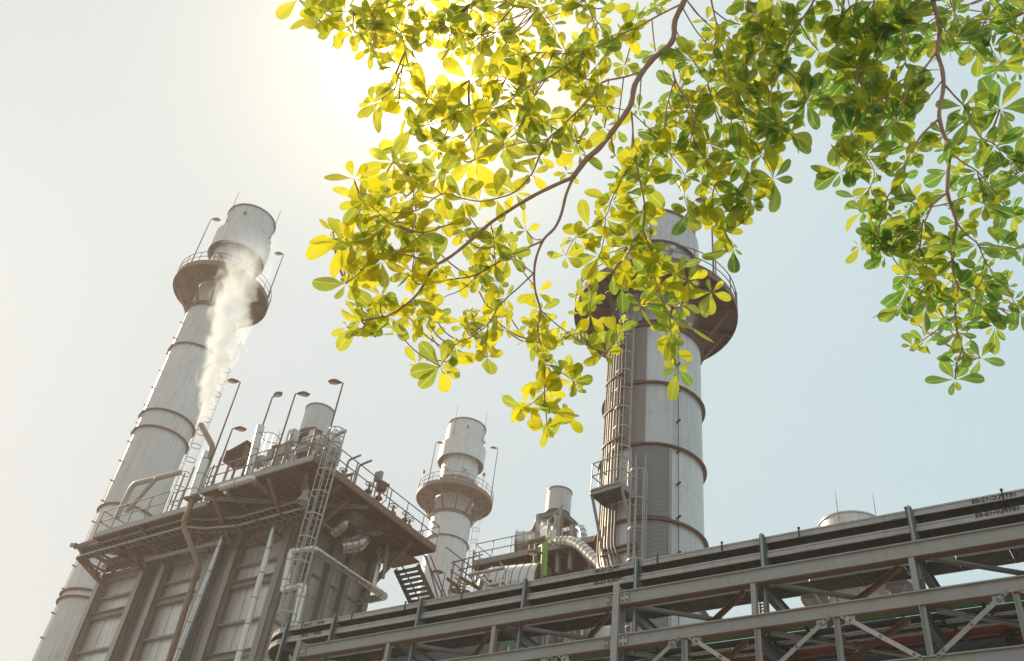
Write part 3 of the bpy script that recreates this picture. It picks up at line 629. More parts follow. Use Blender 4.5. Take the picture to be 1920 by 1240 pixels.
pipe('riser_pipe', [PY(575, 855, 28.2), PY(590, 800, 28.2)], .16, 'alu', 'upright silver pipe inside the silencer frame', bands=.6)
pipe('riser_pipe', [PY(606, 862, 27.6), PY(615, 825, 27.6)], .13, 'galv', 'upright grey pipe right of the silencer frame', bands=.5)
pipe('riser_pipe', [PY(556, 868, 27.4), PY(566, 832, 27.4)], .11, 'pipe_rust', 'short rusty pipe left of the silencer frame', bands=0)
pipe('riser_pipe', [PY(530, 872, 26.8), PY(547, 815, 26.8)], .09, 'steel', 'slim stanchion pipe below the second lamp pole', bands=0)
for k, (px, py, w_, h_) in enumerate(((548, 822, .5, .9), (571, 845, .8, .5), (533, 852, .9, .5), (607, 838, .5, .8), (487, 866, .7, .5), (627, 858, .4, .9))):
    c = PY(px, py, 27.2); solo('equipment_box', MB().box(c, (w_, .4, h_)).box(c+Vector((0, -.22, 0)), (w_*.8, .03, h_*.8)).bar(c, Vector((c.x, c.y, 24.6)), .08, .08), 'steel' if k % 2 else 'shell', ('upright grey cabinet under the silencer lamp', 'wide pale box behind the corner railing', 'low box behind the front railing of the upper platform', 'upright pale cabinet right of the silencer frame', 'box beside the short silver pipe', 'cabinet next to the corner ladder')[k], 'equipment box')
for k, (px, py) in enumerate(((340, 905), (358, 893), (395, 890), (408, 876), (430, 868), (440, 880))):
    p_ = PY(px, py, 26.6); pipe('stanchion', [Vector((p_.x, p_.y, 24.3)), p_+Vector((0, 0, .6))], .05, 'brown', ('first', 'second', 'third', 'fourth', 'fifth', 'sixth')[k]+' dark stanchion from the left near the silver vent sleeve', n=6, cat='post')
# speaker horn under the platform
c = PY(573, 925, 26.4); hn = thing('bell_lamp', c, 'bell shaped hanging lamp under the upper platform', 'lamp')
part('shade', MB().lathe(c, [(.32, -.5), (.30, -.4), (.16, -.12), (.14, 0), (.2, .05), (.2, .12), (.1, .2), (.05, .45)], 18), 'shell', hn, True); part('hook', MB().tube([c+Vector((0, 0, .4)), c+Vector((0, 0, .9))], .03, 6), 'brown', hn)
# stairs beyond the far corner
p0, p1 = PX(741, 1068, -33.6), PX(772, 1135, -33.6); w = Vector((1.55, 0, 0)); st = thing('stair_flight', p0, 'dark open tread stair flight descending from the far end of the platform', 'stairs')
dv = (p1-p0); p1 = p0+dv*1.5
for o in (Vector(), w): part('stringer', MB().bar(p0+o, p1+o, .06, .3), 'black', st)
n = 11
trm = shared('tread', MB().box((w.x/2, 0, 0), (w.x, .26, .06)), 'black')
for i in range(n): inst('tread', trm, st, T(p0.lerp(p1, (i+.5)/n)+Vector((0, 0, -.05))))
part('handrail', MB().tube(bend([p0+Vector((w.x, -.6, .2)), p0+Vector((w.x, 0, 1.0)), p1+Vector((w.x, 0, 1.0))], .3), .045, 7), 'brown', st, True)
part('handrail', MB().tube(bend([p0+Vector((0, -.3, .9)), p1+Vector((0, 0, .95))], .3), .045, 7), 'brown', st, True)
part('landing', MB().box(p0+Vector((w.x/2, -.8, .1)), (w.x+.3, 1.5, .08)), 'deck', st)
q0, q1 = PY(800, 1045, 36), PY(828, 1118, 36)
rp = thing('guy_rails', q1, 'pair of slanted dark rails with a lamp in front of the middle stack', 'rails')
part('rail', MB().bar(PY(799, 1042, 36), PY(822, 1125, 36), .07, .05), 'black', rp); part('rail', MB().bar(PY(807, 1042, 36), PY(836, 1120, 36), .07, .05), 'black', rp)
lamp(PY(826, 1125, 35.9), PY(822, 1078, 35.9), -CRh, 'low lamp with round head between the slanted rails', r=.03, head=.6)

# ------------------------------------------------------------------ far unit behind the bridge
FZ = 24.4; FY = 36.4
dk = deck('platform', -29.3, -21.0, FY, 43, FZ, 'grey platform with open railing right of the middle stack', gap=1.4)
railing(dk, [(-29.3, 39, FZ), (-29.3, FY, FZ), (-24.6, FY, FZ)], h=1.15, step=1.25, mat='steel', r=.028, pr=.028)
railing(dk, [(-21.0, FY, FZ), (-21.0, 43, FZ)], h=1.15, step=1.5, mat='steel', r=.028, pr=.028)
for x in (-28.2, -25.4, -22.6): part('brace', MB().ibeam((x, 38.6, FZ-2.4), (x, FY+.2, FZ-.2), .14, .14), 'steel', dk)
part('brace', MB().bar((-27.6, FY+.1, FZ-.15), (-24.9, FY+.1, FZ-3.4), .12, .12), 'steel', dk)
fb = thing('boiler_house', (-25, 41, 0), 'grey wall and columns carrying the platform right of the middle stack', 'boiler')
for x in (-29, -26.3, -23.6, -21.2): part('column', MB().ibeam((x, 38.8, 0), (x, 38.8, FZ-.1), .3, .4, .03, (0, 1, 0)), 'steel', fb)
for k in range(3):
    for z0, z1 in ((0, 10), (10, 15), (15, 18.5), (18.5, 21.5), (21.5, 24.1)): part('wall_panel', MB().box((-27.65+2.65*k, 39.2, (z0+z1)/2), (2.3, .1, z1-z0-.03)), 'shell_dark', fb)
dr = thing('steam_drum', PY(970, 1018, 38.5), 'horizontal round ended vessel with pale end plate on the far platform', 'vessel')
cx = PY(970, 1018, 38.5); part('shell', MB().tube([cx, cx+Vector((2.2, 1.2, .25))], .66, 28), 'alu', dr, True); part('end_plate', MB().tube([cx-Vector((.06, .03, 0)), cx], .72, 28), 'panel', dr, True)
me = shared('cladding_band', MB().lathe((0, 0, 0), [(.661, -.02), (.68, -.02), (.68, .02), (.661, .02)], 28), 'steel', True)
for k in range(6): inst('cladding_band', me, dr, T(cx+Vector((2.2, 1.2, .25))*(.15+.15*k)) @ Vector((2.2, 1.2, .25)).to_track_quat('Z', 'Y').to_matrix().to_4x4())
pipe('big_duct', [PY(1005, 1038, 37.2), PY(1040, 1016, 36.6), PY(1080, 1016, 36.0), PY(1128, 1062, 35.2)], .29, 'alu', 'wide silver duct curving down to the broad stack', bands=.35, rb=1.1, n=20)
pipe('loop_duct', [PY(1056, 1001, 40), PY(1088, 989, 39.5), PY(1094, 1000, 39.2), PY(1090, 1052, 39)], .2, 'alu', 'thin silver duct looping over behind the silencer frame', bands=.35, rb=.5, n=14)
pipe('green_pipe', [PY(1004, 1020, 35.4), PY(997, 1092, 35.4)], .05, 'green', 'left thin green pipe beside the lime green column', n=8)
pipe('green_pipe', [PY(1016, 1018, 35.4), PY(1006, 1022, 35.4), PY(1001, 1092, 35.4)], .065, 'green', 'bent thin green pipe just left of the lime column', n=8, rb=.2)
pipe('green_pipe', [PY(1029, 975, 36.2), PY(1025, 1020, 36.2)], .06, 'green', 'short green pipe rising beside the steam wisp', n=8)
pipe('lime_column', [PY(1022, 1013, 35.2), PY(1019, 1082, 35.2)], .17, 'limegreen', 'fat lime green upright pipe in front of the far platform', n=16)
pipe('tan_pipe', [PY(992, 1017, 35), PY(1022, 1009, 35)], .13, 'pipe_rust', 'tan stub pipe left of the lime green column', n=12)
pipe('rust_pipe', [PY(1000, 997, 37), PY(1009, 978, 37)], .16, 'pipe_rust', 'short rusty pipe beside the frame leg', n=12)
lamp(PY(1016, 1085, 34.6), PY(1018, 1040, 34.6), -CRh, 'lamp in front of the lime green column', r=.03, head=.75)
for k, (a, b, lab) in enumerate((((1010, 970), (1004, 1060), 'left tall grey post beside the silencer frame'), ((1049, 968), (1046, 1075), 'tall grey post under the middle of the silencer'), ((1074, 985), (1069, 1068), 'right tall grey post under the silencer'))):
    solo('frame_post', MB().ibeam(PY(*a, 36.9), PY(*b, 36.9), .2, .2), 'steel', lab, 'steel post', group='tall posts at the far silencer')
# domed vessel below
R2 = 1.35; ax = Vector((1, .15, 0)).normalized(); cyc = PY(928, 1116, 35.6); dv = thing('domed_vessel', cyc, 'round ribbed vessel with warm lit dome above the cable trays', 'vessel')
part('barrel', MB().tube([cyc, cyc+ax*2.7], R2, 36), 'alu', dv, True)
pts = []; rs = []
for i in range(7): a = PI/2*i/6; pts.append(cyc-ax*(R2*.6*math.sin(a))); rs.append(max(.05, R2*math.cos(a)))
part('dome', MB().tube(pts, rs, 36), 'alu', dv, True)
for i in range(6): part('barrel_band', MB().tube([cyc+ax*(.2+i*.42), cyc+ax*(.24+i*.42)], R2+.02, 36), 'steel', dv)
for i in range(12):
    a = PI*(i+.5)/12-.2; e = Vector((0, -math.cos(a), math.sin(a)))
    part('dome_seam', MB().tube([cyc-ax*(R2*.6*math.sin(b)) + e*(R2*math.cos(b)+.02) for b in [PI/2*k/6 for k in range(6)]], .02, 5), 'brown', dv)
for pts_, lab in (([(880, 1078), (945, 1065)], 'long warm lit silver pipe above the dome'), ([(900, 1082), (918, 1098), (948, 1090)], 'bent silver pipe crossing the dome'), ([(910, 1078), (920, 1090)], 'short slanted silver pipe on the dome'), ([(952, 1070), (948, 1098)], 'right upright silver pipe on the ribbed vessel'), ([(940, 1085), (937, 1105)], 'left upright silver pipe on the ribbed vessel')):
    pipe('bright_pipe', [PY(a, b, 33.6) for a, b in pts_], .09, 'alu', lab, rb=.12, n=10, group='silver pipes by the domed vessel')
pipe('yellow_duct', [PY(960, 1066, 37.6), PY(985, 1072, 37.6), PY(997, 1090, 37.6)], .55, 'pipe_rust', 'warm golden duct right of the domed vessel', rb=.7, n=16)
# scaffold
sc = thing('scaffold', PY(850, 1115, 34), 'tube scaffold with planks in front of the middle stack base', 'scaffold')
for a, b in (((851, 1052), (842, 1118)), ((846, 1068), (847, 1115)), ((880, 1044), (866, 1112)), ((861, 1078), (855, 1115)), ((874, 1092), (870, 1112)), ((892, 1060), (884, 1100)), ((899, 1036), (893, 1092)), ((868, 1052), (861, 1105))): part('standard', MB().tube([PY(*a, 34), PY(*b, 34)], .035, 6), 'brown', sc)
for a, b in (((836, 1026), (895, 1072)), ((846, 1056), (905, 1040)), ((848, 1072), (880, 1095)), ((850, 1056), (893, 1092)), ((843, 1100), (856, 1095)), ((853, 1083), (872, 1098)), ((888, 1032), (884, 1088)), ((842, 1108), (895, 1090)), ((860, 1070), (900, 1058))): part('ledger', MB().tube([PY(*a, 34.1), PY(*b, 34.1)], .035, 6), 'brown', sc)
for a, b in (((841, 1087), (858, 1100)), ((866, 1085), (892, 1100)), ((848, 1108), (880, 1112))): part('plank', MB().bar(PY(*a, 34.2), PY(*b, 34.2), .35, .16), 'wood', sc)
for a, b in (((843, 1104), (842, 1112)), ((872, 1094), (871, 1104))): part('coupler', MB().tube([PY(*a, 33.9), PY(*b, 33.9)], .06, 8), 'limegreen', sc)
# mass of pipework seen through the bridge, in the far unit's base
random.seed(8)
dm_ = thing('dark_hall', (-28, 34.9, 0), 'dark machine hall wall seen through the left bays of the bridge', 'building')
q = PY(950, 1150, 34.6); part('wall', MB().box((q.x-2.5, 34.9, q.z/2), (9, .3, q.z)), 'tealsteel', dm_); part('eave_beam', MB().ibeam((q.x-7, 34.6, q.z-2.0), (q.x+2, 34.6, q.z-2.0), .2, .3), 'steel', dm_)
for k in range(7): part('wall_rib', MB().bar((q.x-6.7+k*1.3, 34.7, 2), (q.x-6.7+k*1.3, 34.7, q.z-2.2), .1, .08, (0, 1, 0)), 'steel', dm_)
pipe('green_pipe', [PY(950, 1190, 34), PY(958, 1192, 34), PY(955, 1228, 34)], .08, 'green', 'thin green pipe seen through the bridge left of centre', rb=.2, n=8)
for i in range(22):
    px = 1008+random.random()*105; py = 1150+random.random()*60; yy = 31+random.random()*3.5
    k = random.random(); mt_ = random.choice(('steel', 'tealsteel', 'galv', 'panel', 'black'))
    if k < .45: pts = [PY(px, py-20, yy), PY(px, py-20, yy)-Vector((0, 0, 2+1.6*random.random()))]
    elif k < .7: p = PY(px, py, yy); pts = [p, p+Vector((1.1+.6*random.random(), 0, 0)), p+Vector((1.1, 0, -1.2))]
    else: p = PY(px, py, yy); pts = [p, p+Vector((.9, 0, -1.0))]
    pipe('background_pipe', pts, .035+.1*random.random()**2, mt_, '%s %s pipe in the tangle seen through the bridge, %s' % ({'steel': 'grey', 'tealsteel': 'blue grey', 'galv': 'galvanised', 'panel': 'pale', 'black': 'black'}[mt_], 'upright' if k < .45 else 'twice bent' if k < .7 else 'slanted', 'nearest the bridge column' if px > 1080 else 'close to the slanting brace' if px < 1040 else 'midway between brace and column'), n=8, rb=.3, group='tangle of pipes behind the bridge')

# ------------------------------------------------------------------ pipe bridge
Y0 = 18.; rk = thing('pipe_bridge', (-10.15, 19.5, 0), 'long grey steel truss pipe bridge crossing the bottom of the photo', 'pipe bridge')
bolt = shared('bolt', MB().lathe((0, 0, 0), [(.024, 0), (.024, .02), (.012, .03), (.012, .045), (0, .046)], 8), 'brown')
bolt_big = shared('bolt', MB().lathe((0, 0, 0), [(.035, 0), (.035, .03), (.018, .035), (.018, .075), (0, .08)], 8), 'brown')
colx = [-20.25, -10.15, -.4, 9.6]; chords = [(11.05, 11.36), (10.05, 10.33), (8.75, 9.06), (6.2, 6.5)]
for x in colx:
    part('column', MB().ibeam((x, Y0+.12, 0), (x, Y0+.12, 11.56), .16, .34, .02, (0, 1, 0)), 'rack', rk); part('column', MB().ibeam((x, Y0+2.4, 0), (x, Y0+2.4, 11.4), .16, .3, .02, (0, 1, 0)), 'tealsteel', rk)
for a, b in zip(colx, colx[1:]):
    for i, (z0, z1) in enumerate(chords):
        h = z1-z0; zc = (z0+z1)/2; xa, xb = a+.10, b-.10
        bm = part('chord_beam', MB().prof((xa, Y0+.02, zc), (xb, Y0+.02, zc), [(-.02, -h/2), (.06, -h/2), (.06, -h/2+.014), (.006, -h/2+.014), (.006, h/2-.014), (.06, h/2-.014), (.06, h/2), (-.02, h/2), (-.02, h/2-.014), (-.006, h/2-.014), (-.006, -h/2+.014), (-.02, -h/2+.014)]), 'rack', rk)
        part('bottom_flange', MB().bar((xa, Y0+.09, z0-.008), (xb, Y0+.09, z0-.008), .20, .014), 'brown', rk)
        part('top_flange', MB().bar((xa, Y0+.05, z1+.008), (xb, Y0+.05, z1+.008), .17, .014), 'rack', rk)
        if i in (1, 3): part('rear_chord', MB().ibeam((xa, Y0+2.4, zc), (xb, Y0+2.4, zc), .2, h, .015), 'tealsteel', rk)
        for x, s_ in ((xa, 1), (xb, -1)):
            gp = part('gusset_plate', MB().box((x+s_*.11, Y0-.014, zc+.0), (.22 if s_ > 0 else .09, .012, h*.78)), 'galv' if s_ > 0 else 'rack', rk)
            for dz in (-.07, .07):
                for dx in ((-.05, .06) if s_ > 0 else (0,)): inst('bolt', bolt, gp, T((x+s_*.11+dx, Y0-.02, zc+dz)) @ Matrix.Rotation(PI/2, 4, 'X'))
# posts between the upper chords with flange bolts, and cross beams going back at every node
nodes = [-16.88, -13.52, -6.88, -3.64, 2.9, 6.2]
for x in nodes:
    p = part('web_post', MB().ibeam((x, Y0+.03, chords[1][1]+.02), (x, Y0+.03, chords[0][0]-.02), .11, .12, .012, (0, 1, 0)), 'rack', rk)
    for k in range(4): inst('bolt', bolt_big, p, T((x+.075, Y0+.1, chords[1][1]+.06+.07*k)) @ Matrix.Rotation(PI/2, 4, 'Y')) if k < 4 else None
for x in sorted(nodes+colx):
    for (z0, z1) in chords[:3]:
        zc = z0+.14 if z0 != 10.05 else 9.88
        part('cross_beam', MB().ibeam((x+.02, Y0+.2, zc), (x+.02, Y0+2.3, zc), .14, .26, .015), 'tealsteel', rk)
al = sorted(nodes+colx)
for i, x in enumerate(al[:-1]):
    xm = al[i+1]
    for z0 in (11.03, 9.94):
        part('plan_brace', MB().angle((x+.25, Y0+.2, z0), (min(xm-.5, x+2.7), Y0+2.3, z0), .12, .12, .012), 'steel', rk)
        part('plan_brace', MB().angle((xm-.25, Y0+.2, z0-.02), (xm-2.5, Y0+2.3, z0-.02), .10, .10, .012, (0, 0, -1)), 'brown', rk)
# lower web: posts every 1.6 m and bolted diagonals
lp_ = [-.4-1.62*k for k in range(-5, 13)]
for k, x in enumerate(lp_):
    if min(abs(x-c) for c in colx) < .3: continue
    p = part('web_post', MB().angle((x, Y0+.02, chords[2][1]+.01), (x, Y0+.02, chords[1][0]-.02), .10, .10, .012, (0, -1, 0)).bar((x+.05, Y0+.1, chords[2][1]+.01), (x+.05, Y0+.1, chords[1][0]-.02), .012, .14, (0, 1, 0)), 'rack', rk)
    for kk in range(5): inst('bolt', bolt_big, p, T((x+.06, Y0+.1, chords[1][0]-.1-.08*kk)) @ Matrix.Rotation(PI/2, 4, 'Y'))
tops = [-8.47, -5.24, -2.0, 1.24, -11.7, -14.94, -18.2, 4.5]
for x in tops:
    for s_ in (-1, 1):
        a = Vector((x+s_*.12, Y0-.02, chords[1][0]+.02)); b = Vector((x+s_*1.5, Y0-.02, chords[2][1]-.03))
        d = part('web_brace', MB().bar(a, b, .012, .09, (0, 0, 1)).bar(a+Vector((0, .05, .04)), b+Vector((0, .05, .04)), .10, .012, (0, 0, 1)), 'galv' if s_ > 0 else 'steel', rk)
        for tt in (.05, .12, .5, .9, .97): inst('bolt', bolt, d, T(a.lerp(b, tt)+Vector((0, -.006, 0))) @ Matrix.Rotation(PI/2, 4, 'X'))
        g_ = part('gusset_plate', MB().box((x+s_*.28, Y0-.002, chords[1][0]-.08), (.2, .008, .18)), 'rack', rk)

# ---- cable trays riding above the bridge
YT = 18.35
def big_tray(z0, z1, label, text, width=.62, x1=4.):
    t = thing('cable_tray', (-10, YT, z0), label, 'cable tray', 'long cable trays over the pipe bridge'); h = z1-z0; xl = -21.35
    sup = [-21.3, -19.4, -16.3, -12.95, -9.82, -6.73, -3.58, -.4, 2.8]
    arc = [(xl, YT)]; 
    for i in range(1, 9):
        a = PI/2*i/8*1.1; arc.append((xl-1.5*math.sin(a), YT+1.5*(1-math.cos(a))))
    arc.append((arc[-1][0], arc[-1][1]+1.5))
    prof = lambda: [(-.004, -h/2), (.03, -h/2), (.03, -h/2+.006), (.004, -h/2+.006), (.004, h*.10), (.02, h*.13), (.02, h*.20), (.004, h*.23), (.004, h/2-.006), (.03, h/2-.006), (.03, h/2), (-.004, h/2), (-.004, h*.25), (.010, h*.22), (.010, h*.11), (-.004, h*.08)]
    xs = [xl]+[s for s in sup if s > xl]+[x1]; segs = []
    for a, b in zip(xs, xs[1:]): segs.append(((a+.002, YT), (b-.002, YT)))
    zc = (z0+z1)/2
    for a, b in segs:
        part('side_rail', MB().prof((*a, zc), (*b, zc), [(-p, q) for p, q in prof()]), 'galv', t)
        part('side_rail', MB().prof((a[0], YT+width, zc), (b[0], YT+width, zc), prof()), 'galv', t)
        n = max(1, int((b[0]-a[0])/.8))
        for i in range(n):
            X0 = a[0]+(b[0]-a[0])*i/n; X1 = a[0]+(b[0]-a[0])*(i+1)/n
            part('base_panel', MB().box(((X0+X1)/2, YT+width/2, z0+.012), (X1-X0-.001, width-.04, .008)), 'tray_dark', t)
    rb = MB(); st = .14 if 'upper cable' in label else .42
    x = xl
    while x < x1: rb.bar((x, YT+.02, z0+.002), (x, YT+width-.02, z0+.002), .03, .012); x += st
    part('base_rib', rb, 'black', t, kind='stuff')
    o_, i_, bp_ = MB(), MB(), MB()
    for (ax_, ay_), (bx_, by_) in zip(arc, arc[1:]):
        o_.prof((bx_, by_, zc), (ax_, ay_, zc), [(-p, q) for p, q in prof()])
        d = Vector((ax_-bx_, ay_-by_, 0)).normalized(); s = Vector((-d.y, d.x, 0))
        i_.bar(Vector((bx_, by_, zc))+s*width, Vector((ax_, ay_, zc))+s*width, .01, h); bp_.bar(Vector((bx_, by_, z0+.012))+s*width/2, Vector((ax_, ay_, z0+.012))+s*width/2, width-.04, .008)
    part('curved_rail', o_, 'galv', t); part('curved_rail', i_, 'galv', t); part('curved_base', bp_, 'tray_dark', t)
    cm = shared('clamp', MB().bar((0, 0, -h/2), (0, 0, h/2+.02), .03, .012).lathe((0, .01, h/2+.02), [(.012, 0), (.03, .01), (.03, .05), (0, .06)], 8), 'black')
    if 'upper cable' in label:
        for px, py in ((1353, 1020), (1497, 990), (1698, 955), (1878, 922), (1232, 1043), (985, 1093) , (865, 1118), (759, 1135), (660, 1152), (567, 1168)):
            q = PY(px, py, YT-.03); inst('clamp', cm, t, T((q.x, YT-.025, zc)))
    for px in (1170, 1510, 1690, 870, 1103, 600):      # splice plates with four slots
        q = PY(px, 1000+(1920-px)*.1, YT); sp = part('splice_plate', MB().box((q.x, YT-.012, zc-.02), (.22, .006, h*.55)), 'galv', t)
        for k in range(4): part('slot', MB().box((q.x-.07+k*.045, YT-.017, zc+.0), (.022, .004, .014)), 'ink', sp)
    for px, py in text:
        q = PY(px, py, YT)
        fc = bpy.data.curves.new('lettering', 'FONT'); fc.body = '10TPLC-12-03' if 'upper cable' in label else '10TPLV-12-02'; fc.size = .125; fc.extrude = .0015; fc.space_character = 1.12; fc.align_x = 'LEFT'; fc.offset = .004
        tmp = bpy.data.objects.new('lettering', fc); COL.objects.link(tmp); bpy.context.view_layer.update()
        tm = bpy.data.meshes.new_from_object(tmp.evaluated_get(bpy.context.evaluated_depsgraph_get())); bpy.data.objects.remove(tmp); tm.materials.clear(); tm.materials.append(M['ink'])
        fo = bpy.data.objects.new('lettering', tm); COL.objects.link(fo); fo.parent = t
        mw = Matrix(((-1, 0, 0, q.x), (0, 0, 1, YT-.012), (0, 1, 0, zc+(-.045 if 'upper cable' in label else -.01)), (0, 0, 0, 1)))
        fo.matrix_local = T(-ORG[t.name]) @ mw
    return t
big_tray(12.12, 12.28, 'upper cable tray along the top of the pipe bridge', [(1172, 1068), (1906, 925), (608, 1172)])
big_tray(11.77, 11.93, 'lower cable tray just under the upper one on the pipe bridge', [(1170, 1088), (1912, 950), (604, 1186)])
sg = 'tray supports standing on the pipe bridge'
for x, lab in zip([-21.3, -19.4, -16.3, -12.95, -9.82, -6.73, -3.58], ['leftmost tray support, where the trays start to curve away', 'tray support left of the caged corner ladder, second from left', 'tray support below the dark stair flight', 'tray support between the stairs and the bridge column', 'tray support next to the tall bridge column under the broad stack', 'tray support right of the broad stack', 'tray support right of the rounded stack top']) :
    t = thing('tray_support', (x, YT, 9.9), lab, 'support post', sg)
    part('strut', MB().ibeam((x, YT-.06, 10.0), (x, YT-.06, 12.31), .10, .07, .01, (0, 1, 0)), 'tealsteel', t); part('strut', MB().bar((x, YT-.105, 10.0), (x, YT-.105, 12.33), .035, .012, (0, 1, 0)), 'galv', t)
    for z in (12.105, 11.755):
        part('arm', MB().add([(x+.06, YT-.03, z), (x+.06, YT-.03, z-.22), (x+.06, YT+.62, z-.03), (x+.06, YT+.62, z), (x+.075, YT-.03, z), (x+.075, YT-.03, z-.22), (x+.075, YT+.62, z-.03), (x+.075, YT+.62, z)], [(0, 1, 2, 3), (7, 6, 5, 4), (0, 4, 5, 1), (1, 5, 6, 2), (2, 6, 7, 3), (3, 7, 4, 0)]).bar((x, YT+.0, z-.01), (x, YT+.62, z-.01), .12, .012), 'tealsteel', t)
t = thing('cable_tray', (-10, 19.05, 11.4), 'rear ladder tray seen below the top beam of the bridge', 'cable tray')
for a, b in zip([-21, -18, -15, -12, -9, -6, -3, 0], [-18, -15, -12, -9, -6, -3, 0, 3]):
    part('side_rail', MB().chan((a+.01, 19.02, 11.46), (b-.01, 19.02, 11.46), .03, .09, .006), 'galv', t); part('side_rail', MB().chan((a+.01, 19.62, 11.46), (b-.01, 19.62, 11.46), .03, .09, .006), 'galv', t)
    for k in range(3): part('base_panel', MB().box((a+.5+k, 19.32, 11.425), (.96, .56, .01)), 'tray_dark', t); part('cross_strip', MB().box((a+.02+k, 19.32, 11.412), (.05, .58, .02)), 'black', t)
rb = MB(); x = -21.
random.seed(3)
for k in range(60): xx = -20+random.random()*21; rb.box((xx, 19.15+random.random()*.3, 11.418), (.12, .015, .004))
part('cable_glint', rb, 'galv', t, kind='stuff')

# ---- pipes inside the bridge
def rpipe(y, z, r, mat, label, x0=-24, x1=6, bands=0, name='bridge_pipe', n=14):
    t = thing(name, ((x0+x1)/2, y, z), label, 'pipe', 'pipes lying inside the bridge')
    xs = [x0+(x1-x0)*i/5 for i in range(6)]
    part('pipe_run', MB().tube([(x, y, z) for x in xs], r, n), mat, t, True)
    me = shared('pipe_clamp', MB().lathe((0, 0, 0), [(r+.001, -.03), (r+.03, -.03), (r+.03, .03), (r+.001, .03)], n), 'black', True)
    x = -20.3
    while x < x1:
        if x > x0: inst('pipe_clamp', me, t, T((x+y*.37 % 1, y, z)) @ Matrix.Rotation(PI/2, 4, 'Y'))
        x += 3.37
    return t
rpipe(18.5, 10.155, .045, 'green', 'thin bright green pipe, topmost of the pipes in the bridge')
rpipe(18.72, 10.12, .075, 'black', 'black pipe right under the green one in the bridge')
rpipe(18.95, 10.11, .05, 'alu', 'shiny silver pipe between the black and red pipes')
rpipe(19.15, 10.13, .06, 'black', 'second dark pipe just above the red one')
rpipe(19.3, 10.1, .035, 'alu', 'thin silver pipe just above the red pipe')
rpipe(19.6, 10.16, .15, 'red', 'fat dark red pipe along the lower part of the bridge')
rpipe(20.0, 10.2, .1, 'black', 'dark pipe behind the red pipe')
pc = thing('flanged_fitting', PY(1895, 1208, 19.6), 'dark flanged fitting near the lower right edge of the bridge', 'pipe fitting'); c = PY(1895, 1206, 19.6)
part('fitting_body', MB().lathe(c, [(.05, -.16), (.12, -.16), (.12, -.1), (.07, -.09), (.07, .09), (.15, .1), (.15, .16), (.05, .16)], 12), 'black', pc, True); part('fitting_stub', MB().tube([c-Vector((2.2, 0, .12)), c+Vector((1.5, 0, -.12))], .06, 10), 'tealsteel', pc, True)

# ------------------------------------------------------------------ steam
def steam(p0, p1, r0_, r1_, dens, label, seed=0., name='steam_plume'):
    ax = p1-p0; H = ax.length; q = ax.to_track_quat('Z', 'Y')
    mb = MB().lathe((0, 0, 0), [(.01, -.05), (r0_*1.8, 0), (r1_*.9+r0_, H*.3), (r1_*1.75, H*.6), (r1_*1.9, H*1.0), (.01, H*1.12)], 20)
    me = mb.mesh(name); m = bpy.data.materials.new(name); m.use_nodes = True; t = m.node_tree; t.nodes.clear()
    out = N(t, 'ShaderNodeOutputMaterial'); pv = N(t, 'ShaderNodeVolumePrincipled'); t.links.new(pv.outputs[0], out.inputs['Volume'])
    pv.inputs['Color'].default_value = (.96, .98, 1, 1); pv.inputs['Anisotropy'].default_value = .35
    tc = N(t, 'ShaderNodeTexCoord'); nz = N(t, 'ShaderNodeTexNoise'); nz.inputs['Scale'].default_value = 1.7/max(r1_, .3); nz.inputs['Detail'].default_value = 7; nz.inputs['Roughness'].default_value = .62; nz.inputs['Distortion'].default_value = .4
    mp = N(t, 'ShaderNodeMapping'); mp.inputs['Location'].default_value = (seed, seed*2, seed); mp.inputs['Scale'].default_value = (1, 1, .6); t.links.new(tc.outputs['Object'], mp.inputs[0]); t.links.new(mp.outputs[0], nz.inputs['Vector'])
    sp = N(t, 'ShaderNodeSeparateXYZ'); t.links.new(tc.outputs['Object'], sp.inputs[0])
    zz = math_(t, 'DIVIDE', sp.outputs[2], H)
    w1 = math_(t, 'MULTIPLY', math_(t, 'SINE', math_(t, 'MULTIPLY_ADD', sp.outputs[2], 1.3/r1_, seed)), math_(t, 'MULTIPLY', zz, r1_*.35))
    x = math_(t, 'ADD', sp.outputs[0], w1)
    rr = math_(t, 'SQRT', math_(t, 'ADD', math_(t, 'MULTIPLY', x, x), math_(t, 'MULTIPLY', sp.outputs[1], sp.outputs[1])))
    Rz = math_(t, 'MULTIPLY_ADD', math_(t, 'POWER', math_(t, 'MAXIMUM', zz, 0), .5), r1_-r0_, r0_)
    k = math_(t, 'DIVIDE', rr, Rz)
    nn = math_(t, 'MULTIPLY_ADD', nz.outputs['Fac'], 3.6, -1.35)
    e = math_(t, 'SUBTRACT', math_(t, 'ADD', nn, .62), k)
    fade = N(t, 'ShaderNodeMapRange'); fade.inputs[1].default_value = .30; fade.inputs[2].default_value = .88; fade.inputs[3].default_value = 1; fade.inputs[4].default_value = .0; fade.interpolation_type = 'SMOOTHSTEP'; t.links.new(zz, fade.inputs[0])
    d = math_(t, 'MULTIPLY', math_(t, 'MULTIPLY', math_(t, 'MULTIPLY', e, 1.3, clamp=True), dens), fade.outputs[0])
    t.links.new(d, pv.inputs['Density']); me.materials.append(m)
    o = bpy.data.objects.new(name, me); COL.objects.link(o); o.location = p0; o.rotation_euler = q.to_euler()
    o['kind'] = 'stuff'; o['label'] = label; o['category'] = 'steam'; return o
steam(PY(377, 797, 25), PY(488, 395, 23.5), .16, 1.45, 1.9, 'white steam plume rising from the bent vent pipe past the leftmost stack')
steam(PY(838, 1000, 84), PY(896, 930, 84), .6, 1.9, .22, 'faint steam wisp on the right side of the middle stack', 3.)
steam(PY(1024, 1018, 36), PY(1014, 962, 36), .15, .5, .9, 'faint steam wisp beside the pale silencer frame', 5.)

